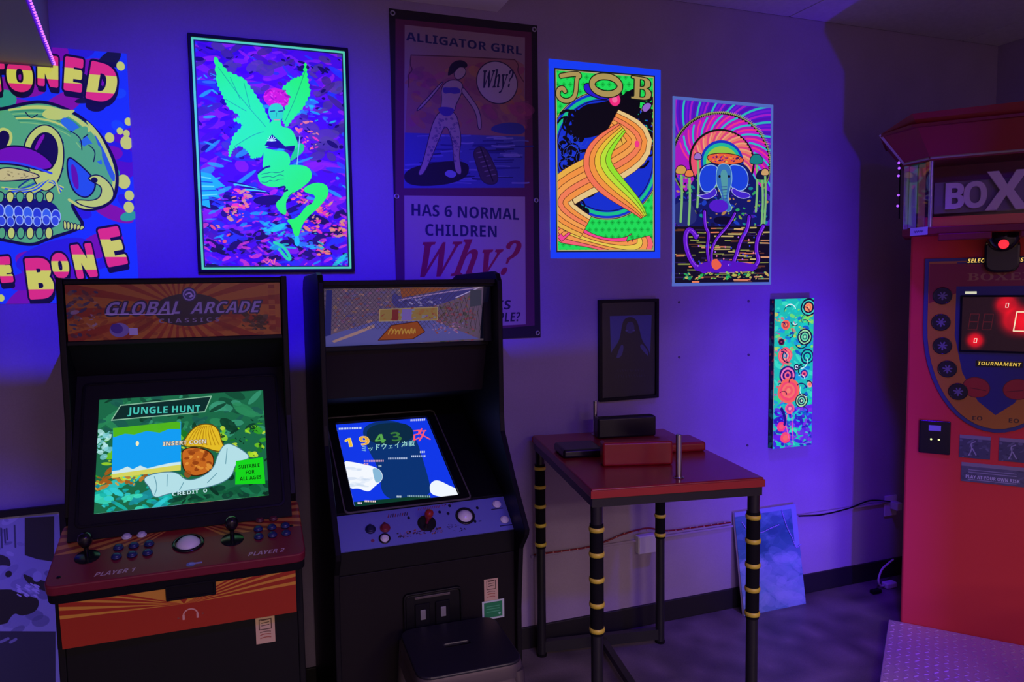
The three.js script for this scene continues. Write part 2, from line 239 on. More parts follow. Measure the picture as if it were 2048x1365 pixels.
  const x0 = -0.965, x1 = -0.354, y0 = 1.672, y1 = 2.592, s = poly([[x0, y0], [x1, y0], [x1, y1], [-0.594, y1], [-0.594, 2.52], [x0, 2.52]]);
  const g = ext(s, 0.0016); const p = g.attributes.position, uv = g.attributes.uv; for (let i = 0; i < p.count; i++) uv.setXY(i, (p.getX(i) - x0) / (x1 - x0), (p.getY(i) - y0) / (y1 - y0)); g.translate(0, 0, 0.001);
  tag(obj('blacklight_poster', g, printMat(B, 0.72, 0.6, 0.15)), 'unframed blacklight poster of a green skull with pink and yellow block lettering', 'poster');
}
// 2. framed fairy
{
  const B = board(768, 1152, [[379, 73], [690, 103], [704, 539], [401, 539]], 360, 40, 2.5275), { c } = B, R = rng(22);
  c.fillStyle = '#4408e0'; c.fillRect(0, 0, 768, 1152);
  blobs(B, R, 520, ['#3a00e6', '#5a10e8', '#2a08c8', '#7a1ee8', '#1a38ff', '#3c10a8', '#9020e0'], 6, 46, null, 0.8, 4);
  blobs(B, R, 70, ['#4a3a78', '#564088', '#3a2a66'], 12, 46, [0, 0, 768, 560], 0.75, 2.5); blobs(B, R, 90, ['#05041c', '#0a0630'], 4, 20, [0, 40, 768, 600], 0.9); blobs(B, R, 60, ['#12b4ff', '#10d0e8', '#2060ff'], 6, 26, [0, 150, 768, 1152], 0.7, 5);
  blobs(B, R, 120, ['#07051e', '#0b0838', '#14085a'], 6, 34, [0, 760, 768, 1152], 0.9, 3); blobs(B, R, 260, ['#8a1ef0', '#5a10f0', '#c02ae0', '#2a30ff', '#e040c0'], 4, 22, [0, 740, 768, 1152], 0.8, 3);
  for (const [x, y, n] of [[310, 900, 40], [270, 970, 26], [660, 1030, 26], [720, 960, 22], [810, 1050, 26], [660, 610, 16], [710, 1150, 16], [620, 530, 12], [200, 1080, 8], [610, 890, 22]]) { const q = B.P([x, y]); blobs(B, R, n, ['#ff5a66', '#ff8a5a', '#ff3aa0', '#e0a06a'], 3, 13, [q[0] - 45, q[1] - 45, q[0] + 45, q[1] + 45], 0.9, 2.4); }
  for (const [x, y, n] of [[150, 840, 30], [470, 1050, 18], [660, 1110, 14], [800, 1240, 12], [540, 1120, 14], [640, 430, 16], [720, 470, 14], [120, 320, 10]]) { const q = B.P([x, y]); blobs(B, R, n, ['#10c8f0', '#18e0d0', '#2a80ff'], 4, 20, [q[0] - 60, q[1] - 50, q[0] + 60, q[1] + 50], 0.75, 4); }
  B.fill([[92, 765], [150, 775], [225, 840], [170, 850], [200, 900], [140, 890], [150, 950], [98, 930]], '#14b8f0', false); for (let i = 0; i < 6; i++) B.line([[95, 790 + i * 24], [150 + i * 8, 800 + i * 20]], i % 2 ? '#0a58c8' : '#6ae8f0', 6); for (let i = 0; i < 5; i++) B.line([[240 + i * 30, 815 + i * 14], [330 + i * 26, 830 + i * 10], [450, 880]], i % 2 ? '#4ae0e0' : '#0a0a40', 7);
  B.fill([[360, 900], [470, 880], [540, 900], [500, 935], [380, 935]], '#07041c');
  const G = '#1eff34', G2 = '#10d828';
  const serr = (pts, a) => { const o = []; for (let i = 0; i < pts.length; i++) { const p = pts[i], q = pts[(i + 1) % pts.length], n = 6; for (let k = 0; k < n; k++) { const t = k / n, e = k % 2 ? a : 0; const dx = q[0] - p[0], dy = q[1] - p[1], l = Math.hypot(dx, dy) || 1; o.push([p[0] + dx * t + dy / l * e, p[1] + dy * t - dx / l * e]); } } return o; };
  B.fill(serr([[170, 185], [235, 262], [320, 300], [370, 370], [415, 440], [450, 520], [430, 620], [395, 690], [360, 700], [340, 660], [300, 630], [262, 650], [246, 692], [245, 650], [268, 585], [320, 530], [265, 505], [310, 490], [240, 440], [215, 385], [185, 320]], 7), G, false);
  B.fill(serr([[632, 215], [640, 290], [655, 370], [620, 440], [575, 490], [535, 540], [515, 500], [535, 430], [535, 370], [515, 345], [570, 300], [620, 285]], 7), G, false);
  for (const l of [[[190, 240], [290, 380], [430, 540]], [[250, 290], [300, 400]], [[320, 320], [350, 440]], [[270, 640], [360, 580], [440, 560]], [[630, 260], [590, 380], [530, 510]], [[225, 400], [330, 460]]]) B.line(l, '#0aa81c', 3);
  B.oval([484, 395], 64, 50, '#d21ab0'); blobs(B, R, 40, ['#ff30c0', '#9a0c8c', '#e850d0'], 3, 9, [...B.P([425, 350]), ...B.P([545, 430])], 0.8, 2);
  B.fill([[440, 470], [450, 430], [485, 418], [518, 432], [524, 470], [512, 505], [486, 528], [460, 510]], '#28e08a'); B.fill([[462, 505], [510, 505], [505, 540], [560, 548], [582, 590], [590, 640], [560, 650], [470, 640], [425, 640], [410, 700], [385, 690], [395, 600], [430, 548]], G);
  B.line([[455, 462], [475, 460]], '#064018', 6); B.line([[496, 462], [516, 460]], '#064018', 6); B.line([[474, 505], [498, 505]], '#c8a050', 6); B.line([[486, 470], [483, 490]], '#0a9040', 3);
  B.fill([[415, 640], [470, 660], [545, 665], [560, 720], [540, 745], [470, 745], [410, 755], [420, 700]], G); B.fill([[385, 790], [400, 750], [500, 735], [620, 730], [665, 760], [665, 810], [600, 860], [560, 880], [530, 920], [540, 990], [500, 975], [475, 925], [515, 900], [540, 830], [490, 850], [410, 835]], G);
  B.fill([[620, 850], [680, 820], [740, 830], [755, 870], [735, 910], [690, 960], [640, 1000], [610, 1050], [595, 1110], [575, 1090], [560, 1035], [530, 1010], [590, 1005], [640, 935], [665, 935], [690, 885], [630, 875]], G);
  B.fill([[570, 660], [600, 620], [628, 630], [625, 665], [590, 695], [550, 720]], G2); B.fill([[545, 560], [580, 580], [600, 640], [570, 660], [540, 600]], G);
  B.fill([[462, 578], [425, 635], [470, 645], [530, 652], [572, 668], [580, 635], [530, 640]], '#060a10', false); for (let i = 0; i < 7; i++) { const a = -Math.PI * i / 6; B.line([[460, 612], [460 + 22 * Math.cos(a), 610 + 22 * Math.sin(a)]], '#c8ffe0', 4); }
  B.line([[390, 775], [420, 748], [450, 740]], '#062010', 9); B.line([[604, 590], [590, 730]], '#8fd0ff', 5); B.line([[495, 850], [535, 835], [520, 870], [540, 860]], '#06180a', 9);
  for (const y of [780, 800, 820]) { let pts = []; for (let i = 0; i < 9; i++) pts.push([410 + i * 14, y + (R() - 0.5) * 10 - i * 2]); B.line(pts, '#0a7a18', 3); } B.line([[570, 870], [545, 895]], '#0a3a10', 3); B.line([[475, 1125], [520, 1140], [560, 1205], [545, 1215], [500, 1160]], '#20e0a0', 16); B.oval([590, 1118], 14, 26, '#18c8ff'); B.line([[420, 1215], [440, 1240], [455, 1200], [470, 1245], [480, 1205]], '#ff7a90', 5);
  c.strokeStyle = '#062018'; c.lineWidth = 6; c.strokeRect(16, 16, 736, 1120); c.strokeStyle = '#56d8a8'; c.lineWidth = 11; c.strokeRect(7, 7, 754, 1138);
  const t = thing('framed_blacklight_poster', 'black framed blacklight poster of a neon green fairy with leaf wings', 'poster', [0.1575, 1.779, 0]);
  const w = 0.6, h = 0.906; const s = rrect(w, h, 0.004, 0, h / 2); s.holes.push(rrect(w - 0.024, h - 0.024, 0.002, 0, h / 2, THREE.Path)); obj('frame', ext(s, 0.02, 0.002).translate(0, 0, 0.001), M.black, t);
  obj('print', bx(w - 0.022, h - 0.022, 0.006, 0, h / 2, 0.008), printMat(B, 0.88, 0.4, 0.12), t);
}
// 3. sideshow banner with grommets
{
  const B = board(640, 1280, [[770, 17], [1074, 52], [1083, 674], [806, 676]], 740, 0, 1.95), { c } = B, R = rng(33);
  c.fillStyle = '#1c1220'; c.fillRect(0, 0, 640, 1280);
  B.fill([[85, 75], [628, 128], [646, 1270], [120, 1300]], '#6a2a4e', false);
  B.fill([[122, 100], [602, 150], [604, 748], [136, 742]], '#9a8088', false); B.fill([[138, 770], [606, 782], [612, 1265], [155, 1275]], '#b8a49c', false);
  B.text('ALLIGATOR GIRL', [365, 176], 34, '#22225e', { w: 440, rot: 0.02 });
  B.fill([[150, 225], [560, 238], [598, 260], [604, 560], [136, 530], [140, 300]], '#a06a6a', false); blobs(B, R, 90, ['#b04a78', '#b8704a', '#a03a70', '#c08a50', '#8a4a6a'], 8, 40, [...B.P([140, 240]), ...B.P([598, 520])], 0.5, 2);
  B.fill([[134, 528], [604, 548], [604, 748], [136, 742]], '#4a56a0', false); for (let i = 0; i < 60; i++) { const x = 136 + R() * 420, y = 540 + R() * 190; B.line([[x, y], [x + 20 + R() * 40, y - 4 + R() * 8], [x + 60 + R() * 40, y]], ['#2a3080', '#6a78b8', '#8a90c0', '#20245e'][R() * 4 | 0], 3 + R() * 4); }
  B.fill([[470, 505], [540, 488], [604, 500], [604, 545], [470, 530]], '#3a4690'); B.fill([[136, 660], [380, 630], [390, 700], [300, 735], [136, 735]], '#16122a');
  B.line([[150, 225], [145, 260], [160, 280], [140, 300], [145, 350]], '#5a3040', 4); B.line([[560, 240], [580, 260], [570, 285], [598, 330]], '#5a3040', 4); B.line([[150, 222], [350, 228], [560, 240]], '#5a3040', 4);
  const S = '#b09a98', K = '#2a2044';
  B.fill([[300, 320], [345, 322], [360, 350], [350, 380], [330, 420], [325, 450], [270, 445], [275, 400], [270, 350]], S, true, K, 3);
  B.fill([[268, 440], [328, 445], [345, 500], [355, 560], [345, 620], [362, 695], [335, 690], [325, 640], [320, 560], [292, 490], [265, 560], [235, 640], [208, 695], [186, 692], [205, 650], [225, 560], [240, 490]], S, true, K, 3);
  B.fill([[285, 325], [250, 370], [205, 425], [175, 448], [185, 428], [225, 385], [265, 335]], S, true, K, 3); B.fill([[355, 345], [385, 385], [425, 440], [435, 515], [418, 520], [412, 455], [375, 400], [350, 370]], S, true, K, 3);
  B.fill([[318, 285], [340, 262], [368, 275], [366, 302], [345, 320], [325, 318]], S, true, K, 3); B.fill([[295, 300], [305, 255], [345, 238], [375, 255], [370, 275], [340, 268], [325, 290], [300, 306]], '#1a1230');
  B.fill([[275, 350], [305, 352], [340, 350], [352, 372], [325, 378], [305, 372], [282, 378]], '#4a3c9a'); B.fill([[262, 425], [328, 432], [318, 460], [290, 468], [262, 448]], '#4a3c9a'); for (let i = 0; i < 60; i++) { const s = R() < 0.5, y = 470 + R() * 170, x = s ? 285 - (y - 470) * 0.33 : 318 + (y - 470) * 0.14; B.oval([x - 18 + R() * 34, y], 4, 3, null, '#5a4e78', 2); }
  B.fill([[398, 605], [425, 580], [460, 600], [515, 730], [440, 735], [415, 660]], '#4a3a4a', true, K, 3); for (let i = 0; i < 6; i++) B.line([[415 + i * 8, 610 + i * 18], [440 + i * 10, 604 + i * 18]], '#8a7a80', 4); B.line([[430, 590], [480, 720]], '#1a1228', 5);
  B.fill([[285, 690], [310, 670], [345, 690], [320, 710]], '#8a90c0');
  B.oval([492, 332], 80, 84, '#b8a8b8', '#2a2044', 4); B.text('Why?', [490, 318], 70, '#1e1c50', { w: 125, skew: -0.2, rot: -0.1, font: 'italic bold 100px serif' });
  B.text('HAS 6 NORMAL', [378, 838], 44, '#20204e', { w: 405, rot: 0.02 }); B.text('CHILDREN', [362, 908], 44, '#20204e', { w: 275, rot: 0.01 }); B.text('Why?', [380, 1015], 130, '#a8243e', { w: 380, skew: -0.25, rot: -0.02, font: 'italic bold 100px serif' });
  B.text('ASKS', [490, 1190], 34, '#2c2838', { w: 130, skew: -0.15 }); B.text('PEOPLE?', [510, 1236], 34, '#2c2838', { w: 160, skew: -0.15 });
  const w = 0.665, h = 1.395, t = thing('sideshow_banner', 'tall dark bordered vinyl sideshow banner of an alligator girl with grommets', 'banner', [0.965, 1.472, 0]);
  obj('sheet', bx(w, h, 0.003, 0, h / 2, 0.003), printMat(B, 0, 0.7), t);
  for (const [x, y] of [[-w / 2 + 0.015, h - 0.018], [w / 2 - 0.015, h - 0.018], [-w / 2 + 0.012, h * 0.447], [w / 2 - 0.015, h * 0.447], [-w / 2 + 0.015, 0.02], [w / 2 - 0.015, 0.02]]) obj('grommet', new THREE.TorusGeometry(0.0085, 0.0032, 8, 20).translate(x, y, 0.0055), M.steel, t);
}
// 4. poster with the big ornamental title: plain drapery and coils in the same colours, no figure
{
  const B = board(768, 1152, [[1097, 118], [1320, 141], [1320, 517], [1102, 516]], 1080, 80, 2.624), { c } = B, R = rng(44);
  c.fillStyle = '#1440ff'; c.fillRect(0, 0, 768, 1152);
  const IN = [[74, 148], [600, 190], [602, 1112], [88, 1112]]; B.fill(IN, '#161a10', false); B.fill([[80, 156], [594, 196], [596, 1106], [93, 1106]], '#b8a878', false); B.fill([[86, 162], [590, 202], [591, 1100], [97, 1100]], '#1ee65a', false);
  c.save(); { const q = [[86, 162], [590, 202], [591, 1100], [97, 1100]].map(B.P); c.beginPath(); q.forEach((p, i) => (i ? c.lineTo(...p) : c.moveTo(...p))); c.clip(); }
  for (let y = 0; y < 26; y++) for (let x = 0; x < 16; x++) { const cx = 90 + x * 34 + (y % 2) * 17, cy = 160 + y * 38; B.fill([[cx, cy - 15], [cx + 13, cy], [cx, cy + 15], [cx - 13, cy]], '#12c848', false); B.oval([cx, cy], 4, 4, '#0a9a34'); }
  B.oval([345, 610], 285, 330, '#1232d8', '#b8a878', 10); B.oval([345, 610], 262, 304, null, '#18c890', 22); B.oval([345, 610], 246, 288, null, '#0a1460', 6); B.oval([345, 610], 284, 330, null, '#101408', 4);
  // black coils
  for (let i = 0; i < 46; i++) { const k = R(), x = 95 + R() * 130 + k * 40, y = 370 + R() * 640, r = 16 + R() * 46, a0 = R() * 6; const pts = []; for (let j = 0; j < 14; j++) { const a = a0 + j * 0.5, q = r * (1 - j / 20); pts.push([x + q * Math.cos(a), y + q * 1.1 * Math.sin(a)]); } B.line(pts, '#04040c', 10 + R() * 12); }
  for (let i = 0; i < 34; i++) { const x = 400 + R() * 190, y = 290 + R() * 370, r = 14 + R() * 40, a0 = R() * 6, pts = []; for (let j = 0; j < 12; j++) { const a = a0 + j * 0.5, q = r * (1 - j / 18); pts.push([x + q * Math.cos(a), y + q * 1.1 * Math.sin(a)]); } B.line(pts, '#04040c', 10 + R() * 14); }
  for (let i = 0; i < 26; i++) { const x = 100 + R() * 130, y = 520 + R() * 420, pts = []; for (let j = 0; j < 9; j++) pts.push([x + 26 * Math.cos(j * 0.6), y + 30 * Math.sin(j * 0.6)]); B.line(pts, '#2a48d0', 3); }
  B.fill([[220, 340], [330, 330], [420, 300], [510, 240], [530, 330], [490, 470], [380, 470], [260, 520], [160, 510], [170, 420]], '#04040c');
  // swathes of cloth
  B.fill([[235, 220], [300, 250], [370, 290], [350, 320], [270, 300], [225, 265]], '#2a18d0', true, '#0a0620', 5);
  const band = (f, w, cols) => { const n = cols.length; for (let k = 0; k < n; k++) { const pts = [], back = []; for (let i = 0; i <= 20; i++) { const t = i / 20, [x, y] = f(t), [x2, y2] = f(t + 0.01), l = Math.hypot(x2 - x, y2 - y) || 1, nx = -(y2 - y) / l, ny = (x2 - x) / l, W = w(t); pts.push([x + nx * W * (k / n - 0.5), y + ny * W * (k / n - 0.5)]); back.unshift([x + nx * W * ((k + 1) / n - 0.5), y + ny * W * ((k + 1) / n - 0.5)]); } B.fill(pts.concat(back), cols[k], false, '#4a200c', 3); } };
  band((t) => [520 - 380 * t + 70 * Math.sin(t * 6.3), 1040 + 50 * Math.sin(t * 5)], (t) => 110 + 40 * Math.sin(t * 9), ['#ff6a78', '#ffa050', '#f5d450', '#ffa050', '#ff4a98']);
  band((t) => [300 + 230 * Math.sin(t * 5.6 + 0.4) * 0.9, 420 + 560 * t], (t) => 120 + 70 * Math.sin(t * 3.1), ['#f2d08c', '#ff9a44', '#ff8458', '#ffa850', '#ff9a44', '#f5b84a']);
  band((t) => [430 - 130 * Math.sin(t * 4.2), 460 + 470 * t], (t) => 150 * Math.sin(0.4 + t * 2.5), ['#9aee2e', '#c2ee3a', '#f5c83c', '#ff9a44', '#ff7a58']);
  B.oval([390, 314], 30, 36, '#ff2e86', '#5a0a30', 4); B.oval([390, 314], 14, 18, '#ff70a8'); B.fill([[525, 360], [560, 325], [590, 345], [550, 390]], '#9a6ad0', true, '#0a0620', 4); B.oval([507, 548], 12, 18, '#ff3a90');
  c.restore();
  // title
  const gold = '#b49c5a'; B.line([[110, 190], [190, 176], [210, 190], [190, 200], [188, 290], [160, 320], [120, 322], [92, 296], [96, 260], [120, 252], [130, 270]], '#141a08', 34); B.line([[110, 190], [190, 176], [210, 190], [190, 200], [188, 290], [160, 320], [120, 322], [92, 296], [96, 260], [120, 252], [130, 270]], gold, 24);
  B.oval([345, 240], 72, 46, null, '#141a08', 46); B.oval([345, 240], 72, 46, null, gold, 34); B.text('B', [530, 258], 118, gold, { w: 112, rot: 0.03, font: 'bold 100px serif', stroke: '#141a08', sw: 12 });
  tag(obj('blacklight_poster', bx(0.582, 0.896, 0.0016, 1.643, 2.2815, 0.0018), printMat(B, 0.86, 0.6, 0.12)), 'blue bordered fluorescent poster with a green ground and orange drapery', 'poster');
}
// 5. elephant poster
{
  const B = board(704, 1088, [[1345, 192], [1547, 210], [1541, 570], [1342, 571]], 1080, 80, 2.624), { c } = B, R = rng(55);
  c.fillStyle = '#5a74d0'; c.fillRect(0, 0, 704, 1088); const IN = [[710, 312], [1212, 358], [1200, 1272], [702, 1272]]; B.fill(IN, '#0a0828', false);
  c.save(); { const q = IN.map(B.P); c.beginPath(); q.forEach((p, i) => (i ? c.lineTo(...p) : c.moveTo(...p))); c.clip(); }
  const CX = 955, CY = 640;
  const rays = (r0, r1, n, cols, tw, w) => { for (let i = 0; i < n; i++) { const pts = []; for (let k = 0; k <= 6; k++) { const t = k / 6, a = Math.PI * (1.08 + i / n * 0.92 * 1.25) + tw * t - 0.18, r = r0 + (r1 - r0) * t; pts.push([CX + r * Math.cos(a), CY + r * Math.sin(a)]); } B.line(pts, cols[i % cols.length], w); } };
  B.oval([CX, CY], 420, 420, '#5a18d8'); rays(255, 430, 46, ['#2ec8c8', '#7a1ae0', '#b020d8', '#5a10c0'], 0.45, 13);
  B.oval([CX, CY], 258, 262, '#12180a'); B.oval([CX, CY], 254, 258, null, '#8a9a58', 7); for (let i = 0; i < 90; i++) { const a = Math.PI * (0.95 + i / 80); B.line([[CX + 248 * Math.cos(a), CY + 252 * Math.sin(a)], [CX + 262 * Math.cos(a + 0.02), CY + 266 * Math.sin(a + 0.02)]], '#c0c87a', 3); }
  B.oval([CX, CY], 243, 247, '#b81ad0'); rays(175, 243, 44, ['#ff3a9a', '#d01ad8', '#36c8d8', '#c01ac0'], 0.35, 12); B.oval([CX, CY], 170, 172, '#12180a'); B.oval([CX, CY], 160, 162, '#ff5a7a'); rays(112, 158, 34, ['#ff8a70', '#f04a8a', '#ffb080'], 0.3, 11);
  B.oval([CX, CY], 112, 114, '#1a38d0'); B.oval([CX, CY], 100, 100, '#1ec8a8'); B.oval([CX, CY], 84, 82, '#a0d84a');
  B.fill([[690, 830], [760, 800], [800, 740], [840, 660], [900, 640], [1010, 640], [1080, 650], [1120, 720], [1160, 780], [1225, 800], [1225, 990], [690, 990]], '#10186a', true); blobs(B, R, 160, ['#1e48d8', '#16a0a0', '#38c860', '#5a20c8', '#a8c83a', '#e0a04a', '#0a1040'], 5, 22, [...B.P([702, 700]), ...B.P([1205, 980])], 0.85, 1.8);
  B.fill([[690, 860], [760, 840], [800, 860], [830, 960], [700, 985]], '#28307a'); for (const [x, y, r, col] of [[738, 690, 34, '#e0a850'], [780, 705, 26, '#ff8a4a'], [1135, 640, 40, '#1a8a8a'], [1165, 720, 36, '#101840'], [1180, 700, 24, '#e0b070'], [826, 615, 24, '#a87ad8']]) { B.line([[x, y], [x + 6, y + 110], [x - 4, y + 260]], '#88c87a', 16); B.fill([[x - r, y + 8], [x - r * 0.7, y - r * 0.8], [x, y - r * 1.1], [x + r * 0.7, y - r * 0.8], [x + r, y + 8], [x, y + 14]], col, true, '#0a0a30', 4); }
  B.fill([[862, 605], [950, 590], [1050, 605], [1076, 640], [1000, 655], [900, 650]], '#ff6a3a', true, '#1a0620', 4); blobs(B, R, 40, ['#ff9a4a', '#8a18a0', '#ffc84a', '#401060'], 3, 9, [...B.P([880, 598]), ...B.P([1060, 645])], 0.9, 2);
  // elephant
  B.fill([[848, 665], [900, 650], [935, 670], [930, 740], [905, 790], [850, 800], [828, 730]], '#1a48e8', true, '#a8d0ff', 5); B.fill([[1070, 665], [1010, 650], [985, 670], [992, 740], [1010, 790], [1080, 790], [1096, 720]], '#1a48e8', true, '#a8d0ff', 5);
  B.fill([[925, 660], [960, 645], [1000, 660], [1008, 740], [990, 790], [985, 850], [1010, 885], [985, 905], [955, 880], [950, 800], [920, 760]], '#3a7ac8', true, '#a0d8e8', 4); B.fill([[940, 680], [985, 680], [980, 800], [965, 850], [955, 790]], '#5aa8b0'); for (let i = 0; i < 7; i++) B.line([[948, 770 + i * 16], [978, 768 + i * 16]], '#2a3a98', 3);
  B.fill([[915, 770], [890, 800], [830, 815], [815, 810], [870, 840], [930, 810]], '#4a2ad8', true, '#c8c8ff', 4); B.fill([[1010, 770], [1040, 795], [1090, 800], [1108, 825], [1050, 835], [1000, 800]], '#4a2ad8', true, '#c8c8ff', 4); B.oval([940, 715], 6, 8, '#0a0a20'); B.oval([990, 715], 6, 8, '#0a0a20'); B.oval([935, 870], 50, 34, '#5a1ed8'); B.fill([[900, 930], [990, 920], [1030, 960], [920, 970]], '#06062a');
  // water and tentacles
  B.fill([[700, 975], [1204, 975], [1204, 1274], [700, 1274]], '#0c0a18', false); for (let i = 0; i < 110; i++) { const x = 690 + R() * 480, y = 985 + R() * 285; B.line([[x, y], [x + 30 + R() * 70, y - 2 + R() * 4]], ['#e8a070', '#d8c070', '#6a3a20', '#ff8a5a', '#2a1a50', '#98a048'][R() * 6 | 0], 4 + R() * 6, false); }
  const tent = (pts, w) => { B.line(pts, '#0a0620', w + 10); B.line(pts, '#6a18d8', w); B.line(pts.map(([x, y]) => [x + 5, y]), '#b060ff', 4); };
  tent([[815, 1030], [800, 1000], [770, 990], [755, 1040], [770, 1120], [810, 1190], [860, 1210]], 30); tent([[860, 900], [860, 980], [885, 1010], [870, 1100], [890, 1190]], 20); tent([[1020, 910], [990, 970], [920, 1040], [890, 1120], [905, 1200]], 16); tent([[1095, 930], [1090, 990], [1050, 1050], [1030, 1120], [1000, 1200]], 24); tent([[1170, 980], [1140, 1030], [1130, 1110], [1150, 1160], [1110, 1205]], 26); B.fill([[790, 1190], [900, 1150], [1010, 1160], [1150, 1180], [1120, 1220], [830, 1220]], '#5a14c8', true); B.fill([[895, 1150], [930, 1150], [955, 1185], [920, 1210], [895, 1190]], '#ff6a4a'); for (let i = 0; i < 30; i++) B.oval([790 + R() * 350, 1000 + R() * 200], 4, 5, ['#b870ff', '#3a48e8', '#ff8ab0'][R() * 3 | 0]);
  blobs(B, R, 60, ['#2ac860', '#a0e05a', '#18a070', '#e8c85a'], 4, 14, [...B.P([720, 1215]), ...B.P([1190, 1255])], 0.9, 2.5);
  c.restore();
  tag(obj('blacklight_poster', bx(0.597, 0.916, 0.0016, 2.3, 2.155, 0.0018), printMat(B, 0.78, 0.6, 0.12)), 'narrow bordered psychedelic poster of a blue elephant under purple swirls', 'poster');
}
// 6. small dark framed picture
{
  const B = board(512, 768, [[1200, 604], [1309, 604], [1309, 791], [1200, 796]], 1020, 580, 3.25), { c } = B;
  c.fillStyle = '#08080f'; c.fillRect(0, 0, 512, 768); B.fill([[642, 165], [915, 165], [905, 440], [650, 440]], '#3a4488', false);
  B.fill([[720, 230], [735, 185], [775, 172], [815, 188], [835, 250], [850, 330], [905, 400], [905, 470], [640, 470], [645, 400], [705, 330]], '#0a0a18'); B.fill([[745, 240], [760, 205], [790, 205], [805, 240], [795, 275], [770, 285], [750, 270]], '#2c3064'); B.fill([[695, 400], [715, 350], [735, 360], [720, 430], [680, 445]], '#3a4080'); B.fill([[835, 370], [850, 345], [890, 395], [895, 435], [870, 410]], '#3a4080'); for (const x of [752, 798]) B.oval([x, 262], 9, 6, '#4a508c');
  const R = rng(5); for (const [y, x0, x1] of [[520, 690, 865], [558, 680, 875]]) for (let x = x0; x < x1; x += 17) B.line([[x, y - 8 + R() * 4], [x + 9 * R(), y + 8]], '#24264c', 4);
  const t = thing('framed_picture', 'small black framed picture of a dim long haired figure above the red table', 'picture', [1.754, 1.152, 0]); const w = 0.324, h = 0.486, s = rrect(w, h, 0.003, 0, h / 2); s.holes.push(rrect(w - 0.03, h - 0.03, 0.008, 0, h / 2, THREE.Path));
  obj('frame', ext(s, 0.022, 0.001).translate(0, 0, 0.001), M.black, t); obj('print', bx(w - 0.028, h - 0.028, 0.006, 0, h / 2, 0.008), printMat(B, 0, 0.5), t); obj('glass_pane', bx(w - 0.029, h - 0.029, 0.002, 0, h / 2, 0.0135), new THREE.MeshPhysicalMaterial({ color: 0xffffff, transmission: 1, thickness: 0, roughness: 0.03, ior: 1.25 }), t);
}
